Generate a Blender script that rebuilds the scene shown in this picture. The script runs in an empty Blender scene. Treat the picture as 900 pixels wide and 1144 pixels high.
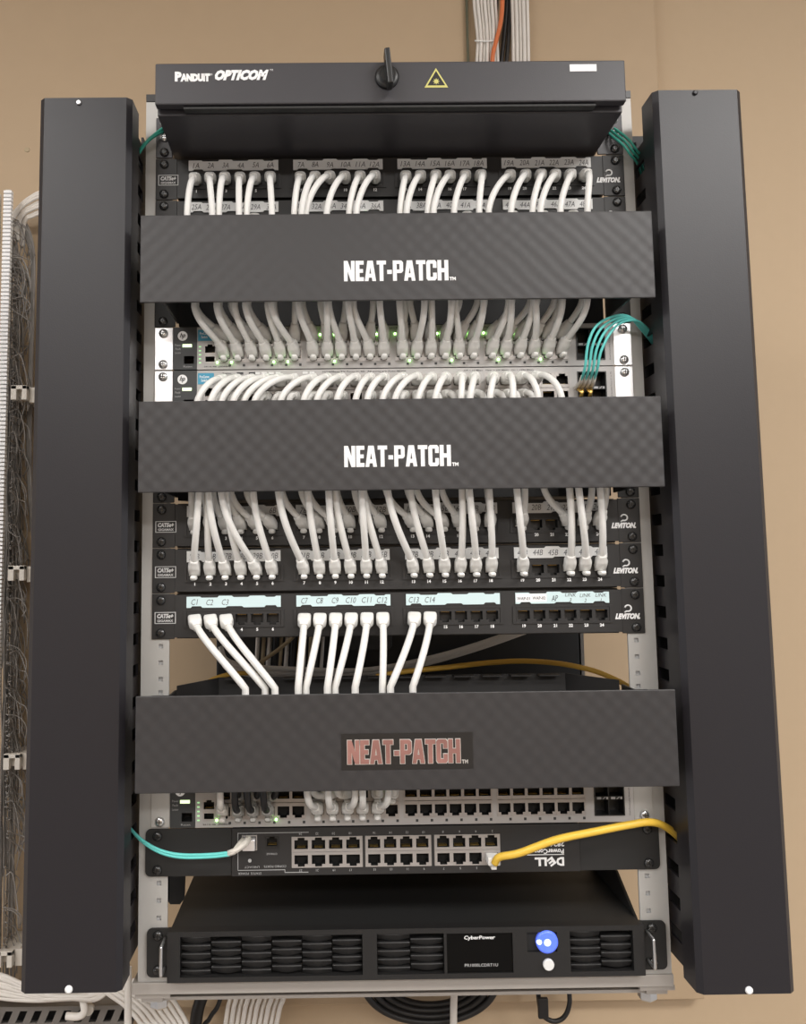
import bpy, math, random
import numpy as np
from mathutils import Vector
random.seed(7)
SC = bpy.context.scene
COL = SC.collection
U = 44.45
Z0 = 1900.0            # height (mm) of the rack's datum above the floor
# ---------------------------------------------------------------- camera geometry (mm, rack frame: x right, y into the wall, z up)
FPX = 959.16
CAM = np.array([-65.853, -851.36, -413.213])
RX, RY, RZ = 0.09673, 0.01206, -0.00769
DX, DV = -74.289, -39.877
def _rot():
    cx, sx = math.cos(RX), math.sin(RX); cy, sy = math.cos(RY), math.sin(RY); cz, sz = math.cos(RZ), math.sin(RZ)
    a = np.array([[cz, -sz, 0], [sz, cz, 0], [0, 0, 1]]); b = np.array([[1, 0, 0], [0, cx, -sx], [0, sx, cx]])
    c = np.array([[cy, 0, sy], [0, 1, 0], [-sy, 0, cy]])
    return a @ b @ c
ROT = _rot()
def at(u, v, y):
    """the point at depth y that the photograph shows at pixel (u, v)"""
    d = ROT @ np.array([(u - 450 - DX) / FPX, 1.0, -(v - 572 - DV) / FPX])
    return CAM + d * ((y - CAM[1]) / d[1])
def W(p):
    return Vector((p[0] / 1000.0, p[1] / 1000.0, (p[2] + Z0) / 1000.0))

# ---------------------------------------------------------------- materials
def mat(name, col, rough=0.5, metal=0.0, bump=0.0, scale=400.0, var=0.0, emit=None, estr=0.0, trans=0.0, coat=0.0, spec=None):
    m = bpy.data.materials.new(name); m.use_nodes = True
    nt = m.node_tree; b = nt.nodes['Principled BSDF']
    b.inputs['Base Color'].default_value = (*col, 1); b.inputs['Roughness'].default_value = rough; b.inputs['Metallic'].default_value = metal
    if spec is not None: b.inputs['Specular IOR Level'].default_value = spec
    if trans: b.inputs['Transmission Weight'].default_value = trans
    if coat: b.inputs['Coat Weight'].default_value = coat
    if emit: b.inputs['Emission Color'].default_value = (*emit, 1); b.inputs['Emission Strength'].default_value = estr
    if bump or var:
        tc = nt.nodes.new('ShaderNodeTexCoord'); nz = nt.nodes.new('ShaderNodeTexNoise')
        nz.inputs['Scale'].default_value = scale; nz.inputs['Detail'].default_value = 3
        nt.links.new(tc.outputs['Object'], nz.inputs['Vector'])
        if bump:
            bp = nt.nodes.new('ShaderNodeBump'); bp.inputs['Strength'].default_value = bump; bp.inputs['Distance'].default_value = 0.0005
            nt.links.new(nz.outputs['Fac'], bp.inputs['Height']); nt.links.new(bp.outputs['Normal'], b.inputs['Normal'])
        if var:
            rp = nt.nodes.new('ShaderNodeMapRange'); rp.inputs['To Min'].default_value = 1 - var; rp.inputs['To Max'].default_value = 1 + var
            mx = nt.nodes.new('ShaderNodeVectorMath'); mx.operation = 'SCALE'; mx.inputs[0].default_value = col
            nt.links.new(nz.outputs['Fac'], rp.inputs['Value']); nt.links.new(rp.outputs['Result'], mx.inputs['Scale'])
            nt.links.new(mx.outputs['Vector'], b.inputs['Base Color'])
    return m
M = {}
M['cover'] = mat('satin_black_powder_coat', (.016, .0145, .0175), .40, spec=.42, bump=.12, scale=900)
M['box'] = mat('black_enclosure_paint', (.042, .040, .045), .42, spec=.5, bump=.1, scale=900)
M['panel'] = mat('black_panel_plastic', (.019, .018, .018), .5, bump=.06, scale=700)
M['black'] = mat('matt_black_metal', (.014, .014, .014), .55, bump=.06, scale=500)
M['dark'] = mat('black_plastic', (.012, .012, .012), .38)
M['hole'] = mat('dark_cavity', (.006, .006, .006), .7)
M['bezel'] = mat('charcoal_bezel', (.035, .037, .038), .5)
M['hpface'] = mat('light_grey_switch_face', (.43, .415, .405), .45, metal=.15, var=.04, scale=60)
M['portrim'] = mat('nickel_port_frame', (.42, .395, .38), .42, metal=.5)
M['chrome'] = mat('bright_zinc_ear', (.95, .95, .97), .32, metal=.75)
M['screw'] = mat('zinc_screw', (.72, .72, .72), .28, metal=.9)
M['bscrew'] = mat('black_screw', (.07, .07, .07), .27, metal=.7)
M['rail'] = mat('grey_painted_rail', (.47, .46, .44), .5, metal=.15, var=.05, scale=40)
M['base'] = mat('grey_painted_base', (.42, .39, .36), .5, metal=.15, var=.05, scale=40)
M['cable'] = mat('white_cable_jacket', (.80, .79, .76), .42, var=.03, scale=90)
M['boot'] = mat('white_boot_rubber', (.78, .77, .74), .5)
M['plug'] = mat('clear_plug', (.75, .74, .7), .2, trans=.5)
M['wallcable'] = mat('off_white_cable_jacket', (.72, .68, .63), .5, var=.05, scale=60)
M['blackcable'] = mat('black_cable_jacket', (.013, .012, .012), .45)
M['orange'] = mat('orange_cable_jacket', (.62, .16, .05), .5)
M['greencable'] = mat('olive_wire', (.10, .10, .06), .5)
M['aqua'] = mat('aqua_fibre_jacket', (.13, .60, .56), .42)
M['teal'] = mat('teal_fibre_jacket', (.05, .42, .33), .45)
M['yellow'] = mat('yellow_cable_jacket', (.78, .50, .06), .42, var=.05, scale=60)
M['ochre'] = mat('ochre_cable_jacket', (.68, .40, .06), .5)
M['tan'] = mat('tan_cable_jacket', (.42, .33, .2), .5)
M['gold'] = mat('brass_contact', (.75, .5, .14), .3, metal=.8)
M['label'] = mat('white_label_paper', (.72, .72, .71), .6)
M['labelc'] = mat('pale_blue_label_paper', (.60, .75, .77), .6)
M['labelw'] = mat('printed_white_label', (.9, .9, .9), .6)
M['labelgrey'] = mat('light_grey_print', (.6, .6, .6), .6)
M['ink'] = mat('pencil_ink', (.05, .05, .06), .7)
M['white'] = mat('white_print', (.85, .85, .85), .5)
M['greyprint'] = mat('grey_print', (.42, .42, .42), .5)
M['blue'] = mat('cyan_sticker', (.05, .30, .46), .5)
M['yellowprint'] = mat('yellow_print', (.62, .58, .18), .5)
M['foil'] = mat('red_tinted_foil_print', (.40, .21, .19), .3, metal=.5, var=.55, scale=28)
M['foiledge'] = mat('silver_foil_edge', (.75, .75, .75), .3, metal=.6)
M['sticker'] = mat('black_sticker', (.016, .015, .015), .35)
M['green'] = mat('green_led', (.3, .9, .3), .5, emit=(.4, 1, .25), estr=12)
M['greendim'] = mat('dim_green_led', (.4, .7, .4), .5, emit=(.5, 1, .45), estr=.5)
M['ledlime'] = mat('lime_led', (.8, .95, .7), .5, emit=(.75, 1, .5), estr=1.3)
M['bluelamp'] = mat('blue_lit_button', (.1, .2, .9), .3, emit=(.10, .14, .8), estr=.45)
M['bluecore'] = mat('pale_blue_lamp_core', (.6, .7, 1), .3, emit=(.5, .6, 1.0), estr=1.3)
M['screen'] = mat('dark_display_glass', (.003, .003, .003), .3, spec=.15)
M['gloss'] = mat('black_louvre_plastic', (.011, .0105, .0105), .55)
M['beigeplastic'] = mat('beige_bracket_plastic', (.62, .58, .52), .5)
M['wire'] = mat('grey_wire_insulation', (.24, .225, .21), .55, var=.5, scale=30)
M['redwire'] = mat('dull_red_wire', (.32, .12, .10), .55)
M['strut'] = mat('galvanised_strut', (.20, .185, .17), .5, metal=.4, var=.08, scale=50)
M['wood'] = mat('beige_painted_board', (.46, .338, .215), .6, bump=.15, scale=25, var=.03)
M['wallpaint'] = mat('beige_wall_paint', (.50, .375, .245), .7, bump=.1, scale=60, var=.02)
M['ceil'] = mat('white_ceiling_paint', (.8, .79, .76), .9)
M['floor'] = mat('grey_floor_tile', (.22, .20, .185), .6, var=.1, scale=4)
M['lamp'] = mat('lit_diffuser', (.9, .9, .9), .5, emit=(1, .97, .93), estr=4.0)
M['lampframe'] = mat('white_lamp_frame', (.7, .7, .7), .5)
def quilt():
    m = mat('textured_black_cover', (.034, .032, .033), .45, spec=.45)
    nt = m.node_tree; b = nt.nodes['Principled BSDF']
    tc = nt.nodes.new('ShaderNodeTexCoord'); mp = nt.nodes.new('ShaderNodeMapping')
    w1 = nt.nodes.new('ShaderNodeTexWave'); w1.bands_direction = 'X'; w1.inputs['Scale'].default_value = 19; w1.inputs['Distortion'].default_value = .8; w1.inputs['Detail'].default_value = 1
    w2 = nt.nodes.new('ShaderNodeTexWave'); w2.bands_direction = 'Z'; w2.inputs['Scale'].default_value = 19; w2.inputs['Distortion'].default_value = .8; w2.inputs['Detail'].default_value = 1
    c1 = nt.nodes.new('ShaderNodeMath'); c1.operation = 'SUBTRACT'; c1.inputs[1].default_value = .5; c2 = nt.nodes.new('ShaderNodeMath'); c2.operation = 'SUBTRACT'; c2.inputs[1].default_value = .5
    nz = nt.nodes.new('ShaderNodeTexNoise'); nz.inputs['Scale'].default_value = 1500
    ad = nt.nodes.new('ShaderNodeMath'); ad.operation = 'MULTIPLY'; a2 = nt.nodes.new('ShaderNodeMath'); a2.operation = 'MULTIPLY_ADD'
    a2.inputs[1].default_value = .12
    bp = nt.nodes.new('ShaderNodeBump'); bp.inputs['Strength'].default_value = .5; bp.inputs['Distance'].default_value = .0012
    nt.links.new(tc.outputs['Object'], mp.inputs['Vector'])
    for w in (w1, w2): nt.links.new(mp.outputs['Vector'], w.inputs['Vector'])
    nt.links.new(tc.outputs['Object'], nz.inputs['Vector'])
    nt.links.new(w1.outputs['Fac'], c1.inputs[0]); nt.links.new(w2.outputs['Fac'], c2.inputs[0]); nt.links.new(c1.outputs['Value'], ad.inputs[0]); nt.links.new(c2.outputs['Value'], ad.inputs[1])
    nt.links.new(nz.outputs['Fac'], a2.inputs[0]); nt.links.new(ad.outputs['Value'], a2.inputs[2])
    nt.links.new(a2.outputs['Value'], bp.inputs['Height']); nt.links.new(bp.outputs['Normal'], b.inputs['Normal'])
    return m
M['quilt'] = quilt()

# ---------------------------------------------------------------- mesh building
ORG = {}
def org(o):
    return ORG.get(o.name, (0, 0, 0))
class MB:
    def __init__(s): s.v = []; s.f = []; s.m = []; s.sm = []
    def face(s, pts, m=0, sm=False):
        i = len(s.v); s.v += [tuple(p) for p in pts]; s.f.append(list(range(i, i + len(pts)))); s.m.append(m); s.sm.append(sm)
    def box(s, x0, x1, y0, y1, z0, z1, m=0):
        i = len(s.v)
        s.v += [(x, y, z) for x in (x0, x1) for y in (y0, y1) for z in (z0, z1)]
        for f in ((0, 1, 3, 2), (4, 6, 7, 5), (0, 4, 5, 1), (2, 3, 7, 6), (0, 2, 6, 4), (1, 5, 7, 3)):
            s.f.append([i + k for k in f]); s.m.append(m); s.sm.append(False)
        return s
    def prism(s, outline, y0, y1, m=0):
        """outline of (x, z), counter-clockwise as seen by the camera, pushed from y0 (front) to y1"""
        n = len(outline); i = len(s.v)
        s.v += [(x, y0, z) for x, z in outline] + [(x, y1, z) for x, z in outline]
        s.f.append([i + k for k in range(n)]); s.f.append([i + n + k for k in reversed(range(n))])
        s.m += [m, m]; s.sm += [False, False]
        for k in range(n):
            j = (k + 1) % n; s.f.append([i + j, i + k, i + n + k, i + n + j]); s.m.append(m); s.sm.append(False)
        return s
    def ring(s, sections, m=0, cap=True, smooth=True):
        """skin over a list of equal-length closed loops of points"""
        n = len(sections[0]); i = len(s.v)
        for q in sections: s.v += [tuple(p) for p in q]
        for a in range(len(sections) - 1):
            for k in range(n):
                j = (k + 1) % n
                s.f.append([i + a * n + k, i + a * n + j, i + (a + 1) * n + j, i + (a + 1) * n + k]); s.m.append(m); s.sm.append(smooth)
        if cap:
            s.f.append([i + k for k in reversed(range(n))]); s.m.append(m); s.sm.append(False)
            e = i + (len(sections) - 1) * n
            s.f.append([e + k for k in range(n)]); s.m.append(m); s.sm.append(False)
        return s
    def lathe(s, c, axis, prof, n=16, m=0, smooth=True):
        """prof: list of (distance along axis, radius)"""
        ax = np.array(axis, float); ax /= np.linalg.norm(ax)
        h = np.array([1, 0, 0]) if abs(ax[0]) < .9 else np.array([0, 1, 0])
        a = np.cross(ax, h); a /= np.linalg.norm(a); b = np.cross(ax, a)
        return s.ring([[np.array(c) + ax * d + (a * math.cos(t) + b * math.sin(t)) * r for t in [2 * math.pi * k / n for k in range(n)]] for d, r in prof], m, True, smooth)
    def sweep(s, pts, sizes, n=10, m=0, power=2.0, right=(1, 0, 0), smooth=True):
        """sizes: (half width, half height) per point; power > 2 squares the section"""
        P = [np.array(p, float) for p in pts]
        T = [P[min(k + 1, len(P) - 1)] - P[max(k - 1, 0)] for k in range(len(P))]
        T = [t / (np.linalg.norm(t) + 1e-9) for t in T]
        r = np.array(right, float); r -= T[0] * (r @ T[0])
        if np.linalg.norm(r) < .05:
            r = np.array([0, 1.0, 0]); r -= T[0] * (r @ T[0])
        r /= np.linalg.norm(r); secs = []
        for p, t, (a, b) in zip(P, T, sizes):
            r = r - t * (r @ t); r /= np.linalg.norm(r); q = np.cross(t, r); loop = []
            for k in range(n):
                th = 2 * math.pi * (k + .5) / n; c, d = math.cos(th), math.sin(th)
                e = 2.0 / power
                loop.append(p + r * (a * math.copysign(abs(c) ** e, c)) + q * (b * math.copysign(abs(d) ** e, d)))
            secs.append(loop)
        return s.ring(secs, m, True, smooth)
    def tube(s, pts, r, n=10, m=0): return s.sweep(pts, [(r, r)] * len(pts), n, m)
    def grid_plate(s, xs, zs, hole, y0, y1, mf=0, mh=0, back=True, outer=True):
        """plate in the xz plane, front at y0; cells where hole(cx, cz) is true are open down to y1"""
        nx, nz = len(xs) - 1, len(zs) - 1
        H = [[hole((xs[i] + xs[i + 1]) / 2, (zs[j] + zs[j + 1]) / 2) for j in range(nz)] for i in range(nx)]
        for i in range(nx):
            for j in range(nz):
                a, b, c, d = xs[i], xs[i + 1], zs[j], zs[j + 1]
                if H[i][j]:
                    if back: s.face([(a, y1, c), (b, y1, c), (b, y1, d), (a, y1, d)], mh)
                else: s.face([(a, y0, c), (b, y0, c), (b, y0, d), (a, y0, d)], mf)
                for di, dj, e in ((-1, 0, ((a, d), (a, c))), (1, 0, ((b, c), (b, d))), (0, -1, ((a, c), (b, c))), (0, 1, ((b, d), (a, d)))):
                    ii, jj = i + di, j + dj
                    inside = 0 <= ii < nx and 0 <= jj < nz
                    if H[i][j] and inside and not H[ii][jj] or (not H[i][j] and not inside and outer):
                        (p0, q0), (p1, q1) = e
                        s.face([(p0, y0, q0), (p0, y1, q0), (p1, y1, q1), (p1, y0, q1)], mh if H[i][j] else mf)
        return s
    def mesh(s, name, mats, o=(0, 0, 0)):
        me = bpy.data.meshes.new(name)
        me.from_pydata([((x - o[0]) / 1000, (y - o[1]) / 1000, (z - o[2]) / 1000) for x, y, z in s.v], [], s.f)
        for m in mats: me.materials.append(M[m])
        me.polygons.foreach_set('material_index', s.m); me.polygons.foreach_set('use_smooth', s.sm)
        me.update(); return me
    def build(s, name, mats, parent=None, at=None, bevel=0.0, seg=2, label=None):
        if isinstance(mats, str): mats = [mats]
        o = org(parent) if parent is not None else (at or (0, 0, 0))
        if parent is not None and at is not None: o = at
        ob = bpy.data.objects.new(name, s.mesh(name, mats, o))
        return place(ob, parent, o, bevel, seg, label)
def place(ob, parent, o, bevel=0, seg=2, label=None):
    COL.objects.link(ob); ORG[ob.name] = tuple(o)
    if parent is not None:
        ob.parent = parent; po = org(parent)
        ob.location = [(a - b) / 1000 for a, b in zip(o, po)]
    else: ob.location = W(o)
    if bevel:
        b = ob.modifiers.new('bevel', 'BEVEL'); b.width = bevel / 1000; b.segments = seg; b.limit_method = 'ANGLE'; b.angle_limit = math.radians(40)
    if label: ob['label'] = label
    return ob
def copy_at(src, parent, o):
    c = src.copy(); c.data = src.data; COL.objects.link(c); ORG[c.name] = tuple(o); c.parent = parent
    po = org(parent); c.location = [(a - b) / 1000 for a, b in zip(o, po)]
    return c
def tag(o, label, cat, group=None, kind=None):
    o['label'] = label; o['category'] = cat
    if group: o['group'] = group
    if kind: o['kind'] = kind
    return o
def thing(name, o, label, cat, group=None):
    e = bpy.data.objects.new(name, None); e.empty_display_size = .02; COL.objects.link(e)
    e.location = W(o); ORG[e.name] = tuple(o)
    return tag(e, label, cat, group)
def structure(ob):
    ob['kind'] = 'structure'; return ob
PROTO = {}
def shared(key, name, maker, mats, parent, o):
    """a repeated part: the first one is built, the next ones share its mesh"""
    if key in PROTO: return copy_at(PROTO[key], parent, o)
    mb = MB(); maker(mb)
    ob = bpy.data.objects.new(name, mb.mesh(name, mats)); place(ob, parent, o)
    PROTO[key] = ob; return ob

# ---------------------------------------------------------------- lettering
def text(name, body, parent, x, z, y, w=None, h=None, m='white', bold=0.0, shear=0.0, align='C', flip=False, gap=1.0, line=1.0, rot=0.0):
    """printed lettering fitted to w x h mm, centred on (x, z) at the front depth y (or left aligned)"""
    cu = bpy.data.curves.new('t', 'FONT'); cu.body = body; cu.size = 1; cu.resolution_u = 2; cu.offset = bold; cu.shear = shear
    cu.space_character = gap; cu.space_line = line; cu.align_x = 'CENTER' if align == 'C' else 'LEFT'
    tmp = bpy.data.objects.new('t', cu); COL.objects.link(tmp)
    me0 = bpy.data.meshes.new_from_object(tmp.evaluated_get(bpy.context.evaluated_depsgraph_get()))
    vs = np.array([v.co[:2] for v in me0.vertices]); fs = [list(p.vertices) for p in me0.polygons]
    bpy.data.objects.remove(tmp); bpy.data.curves.remove(cu); bpy.data.meshes.remove(me0)
    lo, hi = vs.min(0), vs.max(0); sz = hi - lo
    sy = (h / sz[1]) if h else None; sx = (w / sz[0]) if w else None
    if sx is None: sx = sy
    if sy is None: sy = sx
    c = (lo + hi) / 2; q = (vs - c) * np.array([sx, sy])
    if rot: q = q @ np.array([[math.cos(rot), math.sin(rot)], [-math.sin(rot), math.cos(rot)]])
    if flip: q = -q
    if align == 'L': q[:, 0] += (hi[0] - lo[0]) / 2 * sx
    mb = MB(); mb.v = [(x + a, y, z + b) for a, b in q]; mb.f = fs; mb.m = [0] * len(fs); mb.sm = [False] * len(fs)
    if name is None: return mb
    return mb.build(name, m, parent)
def merge(a, b, m=None):
    i = len(a.v); a.v += b.v; a.f += [[k + i for k in f] for f in b.f]; a.m += b.m if m is None else [m] * len(b.m); a.sm += b.sm; return a
GL = {
 'N': (.56, [[(0, 0), (.19, 0), (.19, 1), (0, 1)], [(.37, 0), (.56, 0), (.56, 1), (.37, 1)], [(.36, 0), (.55, 0), (.20, 1), (.01, 1)]]),
 'E': (.42, [[(0, 0), (.20, 0), (.20, 1), (0, 1)], [(0, .81), (.42, .81), (.42, 1), (0, 1)], [(0, .41), (.38, .41), (.38, .59), (0, .59)], [(0, 0), (.42, 0), (.42, .19), (0, .19)]]),
 'A': (.58, [[(0, 0), (.19, 0), (.34, 1), (.15, 1)], [(.39, 0), (.58, 0), (.43, 1), (.24, 1)], [(.12, .17), (.46, .17), (.42, .36), (.16, .36)]]),
 'T': (.48, [[(0, .81), (.48, .81), (.48, 1), (0, 1)], [(.14, 0), (.34, 0), (.34, 1), (.14, 1)]]),
 '-': (.26, [[(.01, .34), (.25, .34), (.25, .54), (.01, .54)]]),
 'P': (.53, [[(0, 0), (.20, 0), (.20, 1), (0, 1)], [(.1, .83), (.40, .83), (.40, 1), (.1, 1)], [(.1, .38), (.40, .38), (.40, .55), (.1, .55)], [(.34, .38), (.45, .39), (.53, .48), (.53, .90), (.45, .99), (.34, 1)]]),
 'C': (.53, [[(0, .1), (.08, 0), (.20, 0), (.20, 1), (.08, 1), (0, .9)], [(.15, .83), (.40, .83), (.40, 1), (.15, 1)], [(.15, 0), (.40, 0), (.40, .17), (.15, .17)], [(.34, .62), (.53, .62), (.53, .9), (.45, 1), (.34, 1)], [(.34, 0), (.45, 0), (.53, .1), (.53, .38), (.34, .38)]]),
 'H': (.56, [[(0, 0), (.20, 0), (.20, 1), (0, 1)], [(.36, 0), (.56, 0), (.56, 1), (.36, 1)], [(.1, .40), (.46, .40), (.46, .60), (.1, .60)]])}
def block_letters(s, x0, z0, w, h, y, grow=0.0):
    adv = []; t = 0.0
    for c in s: adv.append(t); t += GL[c][0] + .045
    k = w / (t - .045); mb = MB()
    for c, a in zip(s, adv):
        for pi_, poly in enumerate(GL[c][1]):
            cx = sum(p[0] for p in poly) / len(poly); cz = sum(p[1] for p in poly) / len(poly)
            mb.prism([(x0 + (a + px) * k + grow * (1 if px > cx else -1), z0 + pz * h + grow * (1 if pz > cz else -1)) for px, pz in poly], y - .025 * pi_, y + .3)
    return mb

# ---------------------------------------------------------------- curves
def bez(p0, p1, p2, p3, n=14):
    p0, p1, p2, p3 = [np.array(p, float) for p in (p0, p1, p2, p3)]
    return [(1 - t) ** 3 * p0 + 3 * (1 - t) ** 2 * t * p1 + 3 * (1 - t) * t * t * p2 + t ** 3 * p3 for t in np.linspace(0, 1, n)]
def catmull(pts, n=6):
    P = [np.array(p, float) for p in pts]; P = [2 * P[0] - P[1]] + P + [2 * P[-1] - P[-2]]; out = []
    for i in range(1, len(P) - 2):
        a, b, c, d = P[i - 1:i + 3]
        for t in np.linspace(0, 1, n, endpoint=False):
            out.append(.5 * (2 * b + (c - a) * t + (2 * a - 5 * b + 4 * c - d) * t * t + (3 * b - a - 3 * c + d) * t ** 3))
    out.append(P[-2]); return out
def split_at(pts, s):
    """the polyline up to arc length s, and the rest"""
    acc = 0.0
    for k in range(len(pts) - 1):
        L = np.linalg.norm(pts[k + 1] - pts[k])
        if acc + L >= s:
            q = pts[k] + (pts[k + 1] - pts[k]) * ((s - acc) / L)
            return pts[:k + 1] + [q], [q] + pts[k + 1:]
        acc += L
    return pts, pts[-2:]
def resample(pts, n):
    d = [0.0]
    for a, b in zip(pts, pts[1:]): d.append(d[-1] + np.linalg.norm(b - a))
    A = np.array(pts); t = np.linspace(0, d[-1], n)
    return [np.array([np.interp(x, d, A[:, k]) for k in range(3)]) for x in t]

# ================================================================ THE ROOM
YB = 330.0      # face of the backboard
MB().box(-2600, 2600, YB + 20, YB + 60, -1900, 800).build('wall_back', 'wallpaint', at=(0, YB + 19, -1900))
structure(bpy.data.objects['wall_back'])
structure(MB().box(-2600, 2600, -4600, YB + 60, -1940, -1900).build('floor', 'floor', at=(0, 0, -1900)))
structure(MB().box(-2600, 2600, -4600, YB + 60, 800, 840).build('ceiling', 'ceil', at=(0, 0, 800)))
structure(MB().box(-2600, 2600, -4660, -4600, -1900, 800).build('wall_front', 'wallpaint', at=(0, -4600, -1900)))
bb = MB().box(-1250, 417, YB, YB + 19, -992, 700).build('backboard', 'wood', at=(-400, YB, -992), bevel=1.5)
tag(bb, 'large beige painted plywood board on the wall behind the rack', 'board')
LAMPS = [(-1250, -1400, 'left lamp nearer the rack'), (1250, -1400, 'right lamp nearer the rack'), (-700, -2900, 'added left fill lamp farther off'), (900, -2900, 'added right fill lamp farther off')]  # farther pair is added, unseen, to brighten reflections in metal ears and upper covers
for x, y, lab in LAMPS:
    t = thing('ceiling_light', (x, y, 760), 'wide lit white ceiling light in front of the rack, ' + lab, 'ceiling light', 'ceiling lights')
    f = MB()
    for a, b, c, d in ((x - 610, x - 595, y - 310, y + 310), (x + 595, x + 610, y - 310, y + 310), (x - 595, x + 595, y - 310, y - 295), (x - 595, x + 595, y + 295, y + 310)):
        f.box(a, b, c, d, 758, 799.5)
    f.build('lamp_frame', 'lampframe', t)
    MB().box(x - 594, x + 594, y - 294, y + 294, 770, 785).build('diffuser', 'lamp', t)
# screw hole mark in the backboard
mk = at(30, 167, YB - 1)
tag(MB().lathe((mk[0], YB - .8, mk[2]), (0, 1, 0), [(0, 3.4), (1, 4.2)], 10).build('screw_anchor', 'tan', at=(mk[0], YB - .8, mk[2])), 'small brown screw plug in the board left of the left cable cover', 'screw')

# ================================================================ THE RACK FRAME
rf = thing('equipment_rack', (0, 20, -840), 'grey steel open wall rack frame with perforated rails holding the equipment', 'rack')
for s in (-1, 1):
    xa, xb = sorted((s * 252, s * 224.5))
    xs = [xa] + sorted([s * 232.6 - 2.1, s * 232.6 + 2.1]) + [xb]; zs = [-806.5]; n = 19
    hz = []
    for k in range(-1, 18):
        for o in (6.35, 22.2, 38.1): hz.append(-k * U - o)
    hz = sorted(hz)
    for q in hz: zs += [q - 2.1, q + 2.1]
    zs.append(62)
    r = MB().grid_plate(xs, zs, lambda cx, cz: abs(cx - s * 232.6) < 2 and min(abs(cz - q) for q in hz) < 2, 0.0, 2.5, 0, 1)
    r.box(*sorted((s * 252, s * 249.5)), 2.6, 30, -806.5, 62, 0)
    r.build('rail', ['rail', 'greyprint'], rf)
b = MB().box(-257, 253, -2, 34, -817.5, -806.6); b.box(-257, 253, 34.2, 42, -817.5, -800)
b.build('base_bar', 'base', rf, bevel=.8)
b = MB().box(-248, 248, 18, 62, -832, -829); b.box(-248, 248, 59, 62, -829, -818); b.build('base_strut', 'base', rf)
for s in (-1, 1):
    p = MB().box(*sorted((s * 255, s * 222)), 2, 44, -822.5, -818.5); p.box(*sorted((s * 250, s * 230)), 8, 44, -828.6, -825); p.build('foot_plate', 'base', rf)
    MB().lathe((s * 236, 24, -818), (0, 0, -1), [(0, 6), (14.2, 6), (14.3, 9), (21, 9), (22.5, 7.5)], 6, smooth=False).build('bolt', 'screw', rf)
    MB().box(*sorted((s * 249, s * 228)), 63, YB - .5, -833, -829).build('wall_arm', 'base', rf)
    MB().box(*sorted((s * 249, s * 228)), 53, YB - .5, 55, 59).build('wall_arm', 'base', rf)
    MB().box(*sorted((s * 252, s * 231)), -1, 52, 62.5, 70).build('rail_cap', 'sticker', rf)
    MB().lathe((s * 240, 14, 70), (0, 0, 1), [(0, 5), (5, 5), (6, 3.5)], 6, smooth=False).build('bolt', 'screw', rf)
# black support arms of the power unit, behind the rails
x0 = at(205, 985, 120)[0]
pa = [at(186, 975, 150), at(186.5, 1006, 150), at(190, 1010.5, 150), at(201, 1010.5, 150), at(206, 1004, 150), at(207, 975, 150)]
b = MB().prism([(p[0], p[2]) for p in pa], 150, 153); b.box(-250, pa[0][0] + 1, 150, 153, pa[1][2], pa[0][2]); b.build('support_arm', 'black', rf, bevel=.4)
def gy(u, v, x=222.4):
    lo_, hi_ = 0., 300.
    for _ in range(40):
        m_ = (lo_ + hi_) / 2
        if at(u, v, m_)[0] < x: lo_ = m_
        else: hi_ = m_
    return at(u, v, lo_)
ga, gb = gy(714.5, 1031), gy(689, 973)
v = [(ga[1], -760), (ga[1], ga[2]), (gb[1], gb[2]), (gb[1] + 90, gb[2] + 20), (gb[1] + 90, -760)]
b = MB(); b.ring([[(221.05, y, z) for y, z in v], [(223.4, y, z) for y, z in v]], 0, True, False); b.build('support_arm', 'black', rf)

# ================================================================ VERTICAL CABLE MANAGERS
def manager(xa, xb, inner, lab, tops, bots, zt, zb):
    t = thing('vertical_cable_manager', ((xa + xb) / 2, 0, zb), lab, 'cable manager', 'vertical cable managers')
    c = 9.0; zt2, zb2 = zt, zb
    lo = MB(); outl = [(xa, -22), (xa, -54 + c * .5), (xa + c * .55, -54), (xb - c * .55, -54), (xb, -54 + c * .5), (xb, -22)]
    inn = [(x + (1.6 if x < (xa + xb) / 2 else -1.6), y + (1.6 if y < -40 else 0)) for x, y in outl]
    n = len(outl)
    for k in range(n - 1):
        (x1, y1), (x2, y2) = outl[k], outl[k + 1]; (x3, y3), (x4, y4) = inn[k], inn[k + 1]
        lo.face([(x1, y1, zb), (x2, y2, zb), (x2, y2, zt), (x1, y1, zt)])
        lo.face([(x4, y4, zb), (x3, y3, zb), (x3, y3, zt), (x4, y4, zt)])
        lo.face([(x1, y1, zt), (x2, y2, zt), (x4, y4, zt), (x3, y3, zt)]); lo.face([(x2, y2, zb), (x1, y1, zb), (x3, y3, zb), (x4, y4, zb)])
    for k in (0, n - 1):
        (x1, y1), (x3, y3) = outl[k], inn[k]; lo.face([(x1, y1, zb), (x1, y1, zt), (x3, y3, zt), (x3, y3, zb)])
    lo.face([(x, y + .8, zt - 1) for x, y in inn]); lo.face([(x, y + .8, zb + 1) for x, y in reversed(inn)])
    lo.build('cover', 'cover', t)
    bk = MB().box(xa + 4.6, xb - 4.6, 26, 28, zb + 6, zt - 6); bk.build('back_plate', 'black', t)
    k = 0; z = zb + 8
    for side in (0, 1):
        x = xa + 1.8 if side == 0 else xb - 4.2
        z = zb + 8
        while z < zt - 22:
            o = (x + 1.2, 0, z)
            def mk(mb): mb.box(-1.2, 1.2, -31, 28, 0, 18.5); mb.box(-1.2, 1.2, 8, 28, 18.5, 30)
            shared('finger', 'finger', mk, [M and 'cover'], t, o); z += 30
    for (u, v), m, r in tops + bots:
        p = at(u, v, -54)
        MB().lathe((p[0], -54.1, p[2]), (0, -1, 0), [(0, r), (1.2, r), (2, r * .6)], 14).build('screw', m, t)
    return t
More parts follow.
